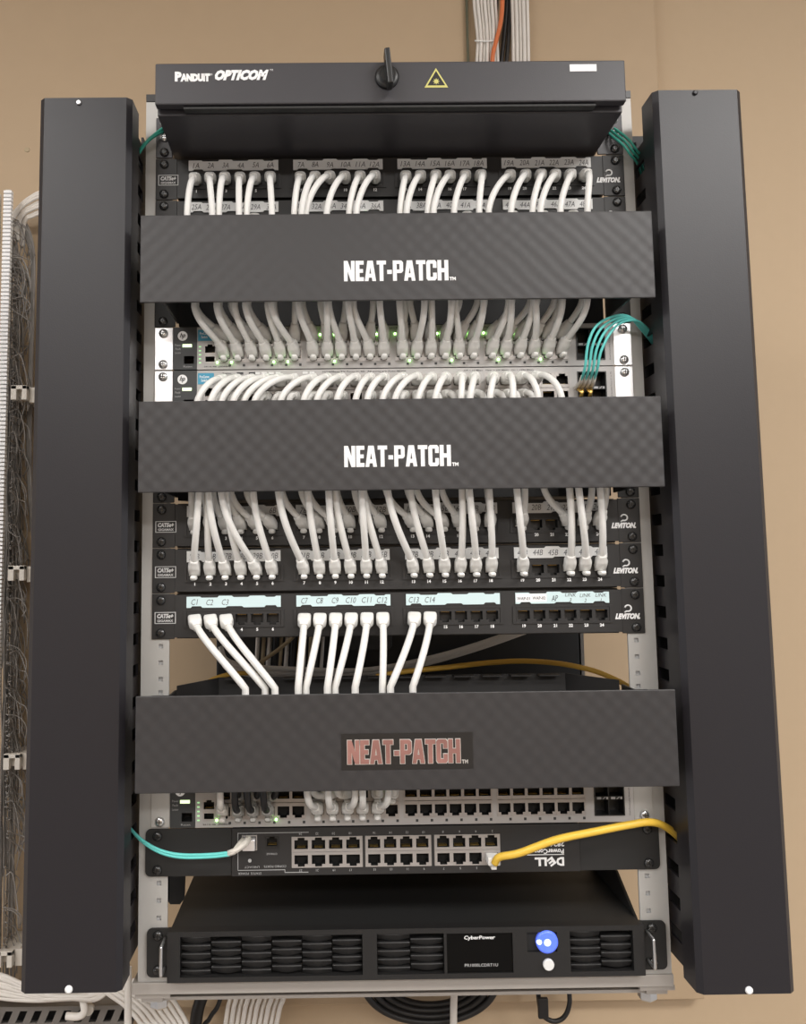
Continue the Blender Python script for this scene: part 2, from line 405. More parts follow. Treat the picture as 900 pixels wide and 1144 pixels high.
manager(-344, -254.6, 1, 'tall black vertical cable cover on the left side of the rack', [((88, 115), 'screw', 2.6)], [((77, 1105), 'white', 3.5)], 37, -790)
manager(254.6, 341.5, -1, 'tall black vertical cable cover on the right side of the rack', [((776, 104), 'cover', 2.4)], [((836, 1106), 'white', 3.4)], 40, -800)

# ================================================================ SMALL REPEATED PARTS
def screw_maker(mb):
    mb.lathe((0, 0, 0), (0, -1, 0), [(0, 4.6), (1.2, 4.6), (2.4, 3.6), (2.9, 1.8)], 14)
    mb.box(-2.6, 2.6, -3.1, -2.6, -.45, .45, 1); mb.box(-.45, .45, -3.1, -2.6, -2.6, 2.6, 1)
def rack_screw(parent, x, z, kind='b', y=-1.8):
    return shared('screw' + kind, 'screw', screw_maker, ['bscrew', 'dark'] if kind == 'b' else ['screw', 'bscrew'], parent, (x, y, z))
def port_maker(w, h, ow, oh, nw, nh, nd, depth, gold=True):
    def mk(mb):
        zlo, zhi = -oh / 2, oh / 2
        if nd < 0: zs = [-h / 2, zlo - nh, zlo, zhi, h / 2]
        else: zs = [-h / 2, zlo, zhi, zhi + nh, h / 2]
        def hole(cx, cz):
            if zlo < cz < zhi: return abs(cx) < ow / 2
            return abs(cx) < nw / 2 and ((nd < 0 and zlo - nh < cz < zlo) or (nd > 0 and zhi < cz < zhi + nh))
        mb.grid_plate([-w / 2, -ow / 2, -nw / 2, nw / 2, ow / 2, w / 2], zs, hole, 0, depth, 0, 1)
        if gold:
            for k in range(8):
                x = -3.6 + k * 1.03
                z = zhi - .8 if nd < 0 else zlo + .4
                mb.box(x - .25, x + .25, 3, depth - .2, z, z + .4, 2)
    return mk
def led(parent, x, z, y, w=2.2, h=1.4, m='green'):
    return MB().box(x - w / 2, x + w / 2, y - .5, y + .5, z - h / 2, z + h / 2).build('status_light', m, parent)

# ================================================================ PATCH CABLES
def patch_cable(label, group, P, E, up, tail=45.0, r=3.2, hood=-1, style='round', jm='cable', bm='boot', out=12.0, rise=.35, hand=.5, mid=None):
    """P: face of the port; E: where the cable passes behind the cover's edge; up: +1 the cable leaves upwards, -1 downwards"""
    P = np.array(P, float); E = np.array(E, float)
    d = np.linalg.norm(E - P)
    lean = np.array([(E[0] - P[0]) * .25, 0, 0])
    p1 = P + np.array([0, -out, up * out * rise]) + lean * .2
    if mid is None:
        p2 = E - np.array([(E[0] - P[0]) * (.40 if style == 'block' else .18), 0, up * d * hand])
        path = bez(P, p1, p2, E, 18)
    else:
        path = catmull([P, P + np.array([0, -out * .6, up * out * rise * .4])] + [np.array(q, float) for q in mid] + [E], 6)
    end = E + np.array([0, 6, up * tail])
    path = path + [E + (end - E) * k / 3 for k in (1, 2, 3)]
    t = thing('patch_cable', P, label, 'cable', group)
    bl = 19.0 if style == 'round' else 15.0
    a, rest = split_at(path, bl)
    a = resample(a, 12); rest = [a[-2]] + rest
    jk = MB().tube(rest, r, 10).build('jacket', jm, t)
    if style == 'round': prof = [(0, 5.3, 4.2), (.1, 5.7, 4.9), (.5, 5.9, 5.6), (.66, 5.6, 5.5), (.72, r + 1.5, r + 1.5), (1, r + .55, r + .55)]
    else: prof = [(0, 6.2, 4.6), (.12, 6.5, 5.3), (.62, 6.4, 5.6), (.78, 5.0, 5.0), (.82, r + 1.2, r + 1.2), (1, r + .5, r + .5)]
    ts = np.linspace(0, 1, 12); k = np.array(prof)
    b = MB().sweep(a, [(np.interp(x, k[:, 0], k[:, 1]), np.interp(x, k[:, 0], k[:, 2])) for x in ts], 16, 0, 3.2 if style == 'round' else 5)
    if style == 'round':
        q = [P + np.array([0, -1, hood * 4.2]), P + np.array([0, -4, hood * 5.2]), P + np.array([0, -9, hood * 5.4]), P + np.array([0, -12.5, hood * 4.2])]
        b.sweep(q, [(2.9, 1.6), (3.3, 2.3), (3.2, 2.4), (2.2, 1.2)], 12, 0, 3)
    b.build('boot', bm, t)
    MB().box(P[0] - 5.4, P[0] + 5.4, P[1] - 1.5, P[1] + 6.5, P[2] - 3.4, P[2] + 3.4).build('plug', 'plug', t)
    return t
def loose(name, label, cat, group, pts, r, m, n=10, step=6):
    path = catmull(pts, step); o = tuple(path[0])
    ob = MB().tube(path, r, n).build(name, m, at=o)
    return tag(ob, label, cat, group)
ORD = ['first', 'second', 'third', 'fourth', 'fifth', 'sixth', 'seventh', 'eighth', 'ninth', 'tenth', 'eleventh', 'twelfth', 'thirteenth', 'fourteenth', 'fifteenth', 'sixteenth', 'seventeenth', 'eighteenth', 'nineteenth', 'twentieth', 'twenty-first', 'twenty-second', 'twenty-third', 'twenty-fourth']

# ================================================================ 24-PORT PATCH PANELS
PX = [(-161.3 + 107.3 * g) + (k - 2.5) * 15.25 for g in range(4) for k in range(6)]
PZ = 24.0        # port centre below the panel's top edge
def patch_panel(n, label, hand, lm, printed=()):
    zt = -n * U; zb = zt - U + .5
    t = thing('patch_bay', (0, 0, zb), label, 'patch panel', 'black patch panels')
    holes = []
    for g in range(4):
        c = -161.3 + 107.3 * g; holes.append((c - 46, c + 46, zt - PZ - 7.6, zt - PZ + 6.4))
    xs = sorted([-219, 219] + [v for h in holes for v in h[:2]]); zs = [zb + 1.4, holes[0][2], holes[0][3], zt - 1.4]
    f = MB().grid_plate(xs, zs, lambda cx, cz: any(h[0] < cx < h[1] and h[2] < cz < h[3] for h in holes), -2.0, 10, 0, 0, back=False)
    f.box(-218, 218, 6, 24, zb - .2, zt - .2)
    f.build('faceplate', 'panel', t)
    for s in (-1, 1):
        MB().box(*sorted((s * 241.3, s * 219.2)), -1.8, -.1, zb, zt - .3).build('mounting_ear', 'panel', t, bevel=.5)
        for o in (6.35, 38.1): rack_screw(t, s * 232.6, zt - o)
    for g in range(4):
        c = -161.3 + 107.3 * g
        b = MB()     # raised bezel round six ports
        xs = [c - 49, c - 46, c + 46, c + 49]; zz = [zt - 37.6 + 4.2, zt - PZ - 7.6, zt - PZ + 6.4, zt - PZ + 7.8]
        b.grid_plate(xs, zz, lambda cx, cz: abs(cx - c) < 45.9 and zz[1] < cz < zz[2], -3.2, -2.1, 0, 0, back=False)
        blk = b.build('port_module', 'panel', t)
        for k in range(6):
            shared('lport', 'port', port_maker(15.25, 14, 11.8, 8.2, 6.4, 2.2, -1, 9.5), ['panel', 'hole', 'gold'], blk, (PX[g * 6 + k], -2.6, zt - PZ - .6))
        num = MB()
        for k in range(6): merge(num, text(None, str(g * 6 + k + 1), None, PX[g * 6 + k], zt - 35.4, -3.4 + 1.1, h=3.2, bold=.04))
        num.build('port_numbers', 'white', blk)
        # label strip with castellated edge
        o = []; xl, xr, za, zc = c - 46, c + 46, zt - 3.2, zt - 14.0
        for i, q in enumerate((.14, .30, .47, .64, .82, .98)): pass
        top = [(xl, za), (xl + 13, za), (xl + 14.5, za - 1), (xl + 30, za - 1), (xl + 31.5, za + .6), (xl + 44, za + .6), (xl + 46, za - .8), (xl + 60, za - .8), (xl + 62, za + .4), (xl + 76, za + .4), (xl + 78, za - 1), (xr - 6, za - 1), (xr - 4.5, za), (xr, za)]
        bot = [(xl, zc), (xl + 4, zc), (xl + 5.5, zc + 1.6), (xl + 14, zc + 1.6), (xl + 15.5, zc), (xl + 38, zc), (xl + 40, zc + 1.3), (xl + 54, zc + 1.3), (xl + 56, zc), (xl + 76, zc), (xl + 77.5, zc + 1.7), (xl + 87, zc + 1.7), (xl + 88.5, zc), (xr, zc)]
        MBL = MB().prism([(x, z) for x, z in bot] + [(x, z) for x, z in reversed(top)], -3.4, -2.1)
        st = MBL.build('label_strip', lm, t)
        wr = MB(); any_ = False
        for k in range(6):
            s = hand[g * 6 + k]
            if not s: continue
            any_ = True
            lines = '\n' in s; pr = (g * 6 + k) in printed
            merge(wr, text(None, s, None, PX[g * 6 + k] + random.uniform(-.6, .6), (za + zc) / 2 + random.uniform(-.3, .3), -3.62, w=(12.6 if pr else min(11.0, 3.3 * max(len(q) for q in s.split('\n')))), h=(3.0 if pr else 8.2 if lines else 5.6),
                  bold=.012 if pr else -.006, shear=0 if pr else .25, rot=0 if pr else random.uniform(-.05, .05)))
        if any_: wr.build('handwriting', 'ink', st)
        if printed and g == 3:
            MB().box(xl + .3, xl + 30.5, -3.5, -3.35, zc + 1.8, za - 1.2).build('printed_label', 'labelw', st)
    # small category plate on the left ear, maker's mark on the right
    pl = MB().grid_plate([-238.5, -237.8, -218.6, -217.9], [zt - 29, zt - 28.4, zt - 18.4, zt - 17.8], lambda cx, cz: abs(cx + 228.2) < 9.5 and zt - 28.4 < cz < zt - 18.4, -2.4, -1.85, 0, 0, back=False)
    merge(pl, text(None, 'CAT5e+', None, -228.2, zt - 21.6, -2.3, w=16, h=4.4, bold=.06, shear=.2)); merge(pl, text(None, 'GIGAMAX', None, -228.2, zt - 26.2, -2.3, w=15.5, h=2.4, bold=.03))
    pl.build('category_mark', 'labelgrey', t)
    lg = text(None, 'LEVITON.', None, 224.2, zt - 27.3, -2.5, w=24.5, h=5.8, bold=.07, shear=.32)
    arc = [(225 + 3.2 * math.cos(a), zt - 19.6 + 3.0 * math.sin(a)) for a in np.linspace(2.9, -2.0, 12)]
    lg.tube([np.array([x, -2.4, z]) for x, z in arc] + [np.array([221.5, -2.4, zt - 23.6])], .8, 6)
    lg.build('maker_mark', 'white', t)
    return t
L1H = [f'{i}A' for i in range(1, 25)]; L2H = [f'{i}A' for i in range(25, 49)]; L3H = [f'{i}B' for i in range(1, 25)]; L4H = [f'{i}B' for i in range(25, 49)]
L5H = ['C1', 'C2', 'C3', '', '', '', 'C7', 'C8', 'C9', 'C10', 'C11', 'C12', 'C13', 'C14', '', '', '', '', 'WAP-01', 'WAP-02', 'AP', 'LINK\n3', 'LINK\n2', 'LINK\n1']
patch_panel(0, 'black patch panel full of white cables directly below the fibre enclosure', L1H, 'label')
patch_panel(1, 'black patch panel mostly hidden behind the top textured cover', L2H, 'label')
patch_panel(8, 'black patch panel tucked under the lower edge of the middle cover', L3H, 'label')
patch_panel(9, 'black patch panel with white label strips, middle of the lower three panels', L4H, 'label')
patch_panel(10, 'lowest black patch panel with pale blue label strips and many empty ports', L5H, 'labelc', (18, 19))

def exits(vals, v, y): return [None if u is None else at(u, v, y) for u in vals]
# cables of the topmost panel, leaving downwards behind the top cover
ex = [209, 237, 244.4, 267, 275.5, 303.6, 328.7, 336.7, 341.6, 364.8, 390, 398, 447, 454, 477.6, 484, 507, 535, 545.6, 570.7, 594.7, 603.6, 625.8, 656]
for i, u in enumerate(ex):
    E = at(u, 240 - (u - 209) * .016, -36 - 4 * (i % 2))
    patch_cable(f'white patch cable in port {i + 1} of the topmost patch panel', 'white cables of the topmost patch panel',
                (PX[i], -3, -PZ), E, -1, out=27 + 3 * (i % 3), rise=.10, hand=.42)
for i in (4, 16, 18, 20, 22):
    P = (PX[i], -3, -U - PZ)
    patch_cable(f'white cable top peeking over the top cover at port {i + 1} of the hidden patch panel', 'white cables of the hidden patch panel', P, (PX[i] - 6, -26, -U - PZ - 36), -1, out=26, rise=.0)
# third panel (under the middle cover)
L3 = {1: 214, 2: 229, 3: 238, 4: 255, 5: 258, 6: 275.5, 7: 315, 8: 336.7, 9: 344, 10: 376, 11: 396, 12: 406, 13: 431, 14: 455, 15: 465, 16: 493, 17: 522, 18: 544, 19: 586, 22: 607, 23: 661, 24: 677}
for n, u in L3.items():
    E = at(u, 551 - (u - 214) * .016, -24 - 3 * (n % 2))
    patch_cable(f'white patch cable in port {n} of the panel right under the middle cover', 'white cables of the panel under the middle cover',
                (PX[n - 1], -3, -8 * U - PZ), E, 1, out=15, rise=.5, hand=.4)
L4 = {1: 222, 2: 232, 3: 233, 4: 252, 5: 247, 6: 282.7, 7: 311, 8: 344, 9: 367, 10: 374, 11: 404, 12: 406, 13: 432.7, 14: 458, 15: 486, 16: 516, 17: 524, 18: 546, 19: 577, 22: 636, 23: 646, 24: 670}
for n, u in L4.items():
    E = at(u, 551 - (u - 214) * .016, -43 - 6 * (n % 2))
    P = np.array([PX[n - 1], -3, -9 * U - PZ])
    patch_cable(f'white patch cable in port {n} of the middle panel of the lower three', 'white cables of the middle lower panel',
                P, E, 1, out=17, rise=.75, hand=.42, r=3.35)
L5 = {1: 274, 2: 296, 3: 307, 7: 333, 8: 341.5, 9: 365.6, 10: 374, 11: 396.6, 12: 427, 13: 436, 14: 461}
for n, u in L5.items():
    E = at(u, 770 - (u - 214) * .012, -40 - 5 * (n % 2))
    patch_cable(f'bright white patch cable in port {n} of the lowest patch panel', 'white cables of the lowest patch panel',
                (PX[n - 1], -3, -10 * U - PZ), E, -1, out=20, rise=.55, hand=.30, r=3.4, style='block')

# ================================================================ 48-PORT NETWORK SWITCHES
def sx(i):      # port column 0..23 -> x
    return -177.5 + 89.4 * (i // 6) + 14.15 * (i % 6 + .5)
ZU, ZL = 14.0, 29.3
def switch(n, label, ear):
    zt = -n * U; zb = zt - U + .6
    t = thing('network_switch', (0, 0, zb), label, 'network switch', 'grey 48-port network switches')
    holes = [(-177.5 + 89.4 * g, -177.5 + 89.4 * g + 84.9, zt - 37.2, zt - 6.2) for g in range(4)]
    console = (-191, -178.8, zt - 38, zt - 18)
    sfp = (184, 213, zt - 38, zt - 5.5)
    H = holes + [console, sfp]
    xs = sorted(set([-198, 222] + [v for h in H for v in h[:2]])); zs = sorted(set([zb, zt - .5] + [v for h in H for v in h[2:]]))
    MB().grid_plate(xs, zs, lambda cx, cz: any(h[0] < cx < h[1] and h[2] < cz < h[3] for h in H), -3, 12, 0, 0, back=False).build('faceplate', 'hpface', t)
    MB().box(-221.5, 221.5, 12.2, 240, zb + .3, zt - .8).build('chassis', 'bezel', t)
    # charcoal end bezel with the round mark, a lit lamp, three lines of print and a socket
    bz = MB().grid_plate([-222, -211, -201, -198.2], [zb, zt - 38, zt - 30, zt - .5], lambda cx, cz: -211 < cx < -201 and zt - 38 < cz < zt - 30, -3.4, 11, 0, 1).build('end_bezel', ['bezel', 'hole'], t)
    disc = MB().lathe((-212.4, -3.4, zt - 9.5), (0, -1, 0), [(0, 4.9), (.5, 4.9)], 24).build('round_mark', 'white', bz)
    text('mark_lettering', 'hp', disc, -212.4, zt - 9.5, -4.05, w=5.6, h=6.4, m='bezel', bold=.03, shear=.35)
    MB().box(-212.4, -203.2, -4, -3.4, zt - 21, zt - 18).build('status_light', 'ledlime', bz)
    pr = MB()
    for k, (q, w) in enumerate((('Power', 8), ('Fault', 7), ('Locator', 8))): merge(pr, text(None, q, None, -217, zt - 18.8 - k * 3.9, -3.6, w=w * .75, h=2))
    merge(pr, text(None, 'Reset', None, -207, zt - 40.8, -3.6, w=9, h=1.8)); pr.build('printed_lettering', 'greyprint', bz)
    if n != 14:
        st = MB().box(-197, -181, -3.4, -3.05, zt - 14.5, zt - 3.2).build('blue_sticker', 'blue', t)
        text('sticker_lettering', 'ProCurve\nSwitch', st, -190.5, zt - 8.8, -3.5, w=9.5, h=6.5, m='white', bold=.02)
    for k in range(5): led(t, -195, zt - 20.6 - k * 4.1, -3.0, 2.2, 1.3, 'greendim')
    shared('console', 'console_port', port_maker(12.2, 11, 10, 6.6, 5, 1.8, 1, 9), ['portrim', 'hole', 'gold'], t, (-184.9, -3.3, zt - 23.5))
    shared('usb', 'auxiliary_port', lambda mb: mb.grid_plate([-6.1, -4.6, 4.6, 6.1], [-4.5, -2.5, 2.8, 4.5], lambda a, b: abs(a) < 4.6 and -2.5 < b < 2.8, 0, 9, 0, 1), ['portrim', 'hole'], t, (-184.9, -3.3, zt - 33.5))
    for g in range(4):
        h = holes[g]
        f = MB().grid_plate([h[0], h[0] + .8, h[1] - .8, h[1]], [h[2], h[2] + .7, h[3] - .7, h[3]], lambda a, b: h[0] + .8 < a < h[1] - .8 and h[2] + .7 < b < h[3] - .7, -3.7, 11.5, 0, 0, back=False)
        f.box(h[0], h[1], 11.6, 12, h[2], h[3]); blk = f.build('port_block', 'portrim', t)
        for k in range(6):
            i = g * 6 + k
            shared('hpu', 'port', port_maker(14.0, 14.8, 11.4, 8.3, 6.6, 2.3, 1, 9.5), ['portrim', 'hole', 'gold'], blk, (sx(i), -3.4, zt - ZU))
            shared('hpl', 'port', port_maker(14.0, 14.8, 11.4, 8.3, 6.6, 2.3, -1, 9.5), ['portrim', 'hole', 'gold'], blk, (sx(i), -3.4, zt - ZL))
    # small squares and print along the lower and upper lips
    mk = MB()
    for i in range(24): mk.box(sx(i) + 4.2, sx(i) + 6.6, -3.2, -2.9, zt - 41.2, zt - 38.8)
    merge(mk, text(None, '2610-48  J9088A', None, -178, zt - 41.2, -3.2, w=26, h=1.7, bold=.02))
    merge(mk, text(None, '10/100Base-TX Ports (1-48)  All ports are Auto-MDIX', None, -30, zt - 3.3, -3.2, w=84, h=2.1, bold=.01))
    merge(mk, text(None, 'Off = 10 Mbps   Flash = 100 Mbps   On = 1000 Mbps', None, 105, zt - 3.3, -3.2, w=70, h=1.8, bold=.01))
    merge(mk, text(None, 'Status', None, -168, zt - 3.6, -3.2, w=9, h=1.6, bold=.01))
    for q in (-158, -146): mk.box(q, q + 6.5, -3.2, -2.9, zt - 5, zt - 2.6)
    mk.build('printed_lettering', 'bezel', t)
    for q in (-140, -133, -126, -119, -92, -85): MB().box(q, q + 5, -3.2, -2.9, zt - 5, zt - 2.6, 0).build('indicator_window', 'label', t)
    # transceiver bay
    by = MB().grid_plate([184, 185, 212, 213], [zt - 38, zt - 37, zt - 6.5, zt - 5.5], lambda a, b: 185 < a < 212 and zt - 37 < b < zt - 6.5, -4, 11, 0, 0, back=False)
    by.box(184, 213, 11.2, 12, zt - 38, zt - 5.5); by.box(185.2, 211.8, -2.5, 11, zt - 23.4, zt - 20.4); by.box(198, 199, -1.5, 11, zt - 37, zt - 6.6)
    bay = by.build('transceiver_bay', 'dark', t)
    pr = MB()
    for q in (187, 200.5): pr.prism([(q, zt - 23), (q + 4, zt - 23), (q + 4, zt - 20.8), (q, zt - 20.8)], -2.8, -2.5); pr.prism([(q + 5, zt - 23), (q + 6.2, zt - 23), (q + 8.6, zt - 20.8), (q + 7.4, zt - 20.8)], -2.8, -2.5); pr.prism([(q + 9, zt - 23), (q + 10.6, zt - 23), (q + 10.6, zt - 20.8), (q + 9, zt - 20.8)], -2.8, -2.5)
    pr.build('port_lettering', 'greyprint', bay)
    text('side_print', 'Dual-Personality Ports (T or M)', t, 218, zt - 22, -3.2, w=32, h=1.6, m='bezel', rot=math.pi / 2)
    for s in (-1, 1):
        if ear == 'chrome':
            MB().box(*sorted((s * 240.6, s * 222.4)), -2, -.1, zb + .3, zt - .4).build('mounting_ear', 'chrome', t, bevel=.4, label='bright bare metal mounting ear')
            for o in (6.35, 38.1): rack_screw(t, s * 232, zt - o, 's', -2.1)
        else:
            MB().box(*sorted((s * 240.6, s * 222.4)), -2, -.1, zb + .3, zt - .4).build('mounting_ear', 'rail', t, bevel=.4)
            rack_screw(t, s * 232, zt - 38.1, 's', -2.1)
    return t
switch(4, 'upper grey network switch with both port rows full of white cables', 'chrome')
switch(5, 'grey network switch with a blue sticker, above the middle cover', 'chrome')
sw3 = switch(14, 'lower grey network switch with mostly empty ports, below the bottom cover', 'grey')
for i, z in ((3, 37.6), (5, 37.6), (7, 37.6), (10, 37.6), (15, 37.6), (18, 37.6), (0, 37.6)):
    pass
def port_leds(nm, n, cols, z):
    t = [o for o in COL.objects if o.name.startswith('network_switch') and abs(ORG[o.name][2] - (-n * U - U + .6)) < .1][0]
    for i in cols: led(t, sx(i) - 7.0, -n * U - z, -4.2, 1.7, 1.7, 'green')
port_leds('', 4, (0, 1, 4, 5, 8, 13, 16, 19, 22), 37.0)
port_leds('', 4, (7, 8, 11, 12, 15, 17, 18, 20), 9.5)
port_leds('', 14, (0, 4), 37.0); port_leds('', 14, (4, 11), 6.6)

# upper switch: two rows of cables hanging from the top cover
lowtop = [217, 242, 264, 274, 300, 303, 333, 364, 367, 390, 394, 425, 446, 447, 474, 482, 504, 508, 540, 568, 571, 595, 598, 656]
lowtop = [217, 242, 262, 274, 299, 303, 333, 365, 367, 389, 394, 424, 446, 474, 482, 504, 508, 540, 568, 571, 595, 598, 628, 656]
uptop = [219, 245, 258, 277, 306, 329.5, 338, 358, 386, 395, 416.7, 424, 453, 458, 482, 513, 533, 541, 572, 592, 600, 619, 625, 650]
for i in range(24):
    E = at(uptop[i], 343 - (uptop[i] - 209) * .018, -20 - 3 * (i % 2))
    patch_cable(f'white cable in the upper row of the upper network switch, {ORD[i]} from the left', 'white cables in the upper switch, upper row',
                (sx(i), -3.8, -4 * U - ZU), E, 1, out=13, rise=.6, hand=.35, hood=-1)
for i in range(24):
    E = at(lowtop[i], 343 - (lowtop[i] - 209) * .018, -40 - 5 * (i % 2))
    patch_cable(f'white cable in the lower row of the upper network switch, {ORD[i]} from the left', 'white cables in the upper switch, lower row',
                (sx(i), -3.8, -4 * U - ZL), E, 1, out=17, rise=.75, hand=.38)
# second switch: cables arch out and fall behind the middle cover
a_up = [220, 235, 247, 260, 272, 284, 313, 339, 353.5, 376, 397, 410, 427, 441, 467, 486, 515, 525, 547, 573, 601, 627]
for i, u in enumerate(a_up):
    E = at(u, 450 - (u - 214) * .016, -44 - 5 * (i % 2))
    patch_cable(f'white cable in the upper row of the stickered switch, {ORD[i]} from the left', 'white cables in the stickered switch, upper row',
                (sx(i), -3.8, -5 * U - ZU), E, -1, out=31, rise=-.18, hand=.3, hood=1)
for i in range(21):
    if i in (2, 9): continue
    E = at((sx(i) - (-177.5)) * 1.163 + 240 - (14 if i < 14 else 4) + 6, 452 - (i * 16) * .016, -27 - 3 * (i % 2))
    patch_cable(f'white cable in the lower row of the stickered switch, {ORD[i]} from the left', 'white cables in the stickered switch, lower row',
                (sx(i), -3.8, -5 * U - ZL), E, -1, out=29, rise=.1, hand=.35)
# lower switch: a few cables
for (i, row, u, lab, jm) in ((6, 'L', 343, 'first', 'cable'), (7, 'L', 366.5, 'second', 'cable'), (8, 'L', 397, 'third', 'cable'), (9, 'L', 405, 'fourth', 'cable'), (10, 'L', 434, 'fifth', 'cable')):
    E = at(u, 886, -40 - 4 * (i % 2))
    patch_cable(f'white cable in the lower row of the lower switch, {lab} from the left', 'white cables of the lower switch', (sx(i), -3.8, -14 * U - ZL), E, 1, out=17, rise=.7, hand=.4)
for (i, u, lab) in ((7, 350, 'first'), (8, 377, 'second'), (10, 423, 'third'), (11, 440, 'fourth')):
    E = at(u, 884, -22)
    patch_cable(f'white cable in the upper row of the lower switch, {lab} from the left', 'white cables of the lower switch', (sx(i), -3.8, -14 * U - ZU), E, 1, out=14, rise=.5, hand=.35)
patch_cable('beige cable at the far left end of the lower switch', 'cables at the left end of the lower switch', (sx(0) - 1, -3.8, -14 * U - ZL), at(246, 884, -38), 1, jm='wallcable', bm='wallcable', out=15, rise=.8)
for (i, z, u, lab) in ((1, ZL, 262, 'black patch cable in the lower row of the lower switch, beside the beige cable'), (2, ZL, 276, 'middle black patch cable in the lower row of the lower switch'), (3, ZL, 294, 'rightmost black patch cable in the lower row of the lower switch'),
                       (1, ZU, 266, 'leftmost black patch cable in the upper row of the lower switch'), (2, ZU, 288, 'middle black patch cable in the upper row of the lower switch'), (3, ZU, 308, 'rightmost black patch cable in the upper row of the lower switch')):
    patch_cable(lab, 'black cables of the lower switch', (sx(i), -3.8, -14 * U - z), at(u, 884, -22 if z == ZU else -40), 1, jm='blackcable', bm='plug', out=14, rise=.5)

# ================================================================ TEXTURED HORIZONTAL COVERS
def organiser(n, label, foil):
    zt = -n * U; zb = zt - 2 * U
    t = thing('cable_organiser', (0, 0, zb), label, 'cable organiser', 'textured black cable organisers')
    MB().box(-241.3, 241.3, -69, -66.5, zt - 83.6, zt + .8).build('front_cover', 'quilt', t, bevel=.8)
    for s in (-1, 1):
        b = MB().box(*sorted((s * 220, s * 218)), -66.4, 6, zb + 6, zt - 5)
        b.build('side_arm', 'black', t)
        MB().box(*sorted((s * 241.3, s * 220.2)), -1.8, -.1, zb + .5, zt - (9 if n == 12 else .5)).build('mounting_ear', 'black', t, bevel=.5)
        rack_screw(t, s * 232.6, zt - (22.2 if n == 12 else 6.35)); rack_screw(t, s * 232.6, zb + 6.35)
    # rear trough: back panel with angled corners and a slotted top lip
    b = MB(); pl = [(-218, 6), (-184, 62), (178, 62), (216, 6)]; z0, z1 = zb + 3, zt - 1
    for (xa, ya), (xb, yb) in zip(pl, pl[1:]):
        b.face([(xa, ya, z0), (xb, yb, z0), (xb, yb, z1), (xa, ya, z1)]); b.face([(xb, yb + 1.5, z0), (xa, ya + 1.5, z0), (xa, ya + 1.5, z1), (xb, yb + 1.5, z1)])
        b.face([(xa, ya, z1), (xb, yb, z1), (xb, yb + 1.5, z1), (xa, ya + 1.5, z1)])
    for k in range(12):
        x = -176 + k * 29.5; b.box(x, x + 21, 50, 61.8, z1 - 1.2, z1)
    b.face([(-217, 7, z0), (-184, 61.5, z0), (178, 61.5, z0), (215, 7, z0)][::-1])
    b.build('rear_trough', 'panel', t)
    s = 'NEAT-PATCH'
    if foil:
        q = MB().box(-58.5, 58.5, -69.5, -69.05, zt - 65.5, zt - 34).build('sticker', 'sticker', t)
        block_letters(s, -53, zt - 60.3, 100, 20.5, -69.75, .55).build('lettering_edge', 'foiledge', q)
        block_letters(s, -53, zt - 60.3, 100, 20.5, -70.2).build('lettering', 'foil', q, label='reddish foil lettering')
        text('trade_mark_sign', 'TM', q, 51, zt - 59.4, -69.7, w=5.5, h=3.4, m='foiledge', bold=.03)
    else:
        cx = 1.2 if n == 2 else -.8; zl = -154 if n == 2 else -329
        lt = block_letters(s, cx - 51.8, zl, 98, 19.6, -69.25)
        merge(lt, text(None, 'TM', None, cx + 50, zl + 1.6, -69.2, w=6, h=3.4, bold=.05))
        lt.build('lettering', 'white', t)
    return t
organiser(2, 'topmost of the three textured black covers with white block lettering', False)
organiser(6, 'middle one of the three textured black covers, white lettering, two rows of cables below', False)
organiser(12, 'lowest of the three textured black covers, with reddish foil lettering', True)

# ================================================================ FIBRE ENCLOSURE ON TOP
fe = thing('fiber_enclosure', (0, 0, 0), 'black rack-top fibre enclosure with a rotary latch and yellow warning triangle', 'fibre enclosure')
b = MB().box(-224, 214, -80, 160, 3.5, 45.5); b.build('drawer_body', 'box', fe, bevel=1)
d = MB().box(-224, 214, -92, -82.5, 8.2, 48.5); d.build('door', 'box', fe, bevel=1.2)
lp = MB().box(-198, 186, -90, -82, 4.6, 7.2); lp.build('drawer_lip', 'black', fe, bevel=.6)
for s in (-1, 1):
    xa, xb = (-241.3, -224.5) if s < 0 else (214.5, 241.3)
    MB().box(xa, xb, -1.8, -.1, .6, 44).build('mounting_ear', 'box', fe, bevel=.6)
    for o in (6.35, 22.2, 38.1): rack_screw(fe, s * 232.6, o, 'b' if o < 10 else 's')
k = at(432, 87, -92)
kn = MB().lathe((k[0], -92, k[2]), (0, -1, 0), [(0, 11.2), (3, 11.2), (4, 9), (4.1, 7), (7, 6.6)], 28); kn.build('latch_knob', 'dark', fe)
MB().prism([(k[0] - .5, k[2] - 16), (k[0] + 4.6, k[2] - 15), (k[0] + 1.8, k[2] + 19), (k[0] - 3.4, k[2] + 18)], -111, -97).build('latch_handle', 'dark', fe, bevel=1.2)
c = at(487, 90, -92); q = MB(); cz = c[2] - 9
tri = lambda r: [(c[0] - r, cz + 9 - r * .58), (c[0] + r, cz + 9 - r * .58), (c[0], cz + 9 + r * 1.15)]
q.prism([(x, z - .6) for x, z in tri(11)], -92.4, -92.1); w_ = q.build('warning_triangle', 'yellowprint', fe)
q = MB().prism([(x, z - .2) for x, z in tri(8.2)], -92.6, -92.4); w2 = q.build('triangle_field', 'sticker', w_)
sb = MB()
for a in range(8):
    th = a * math.pi / 4; sb.prism([(c[0] + 3.4 * math.cos(th), c[2] - 1.2 + 3.4 * math.sin(th)), (c[0] + 1.2 * math.cos(th + .6), c[2] - 1.2 + 1.2 * math.sin(th + .6)), (c[0] + 1.2 * math.cos(th - .6), c[2] - 1.2 + 1.2 * math.sin(th - .6))][::-1], -92.75, -92.6)
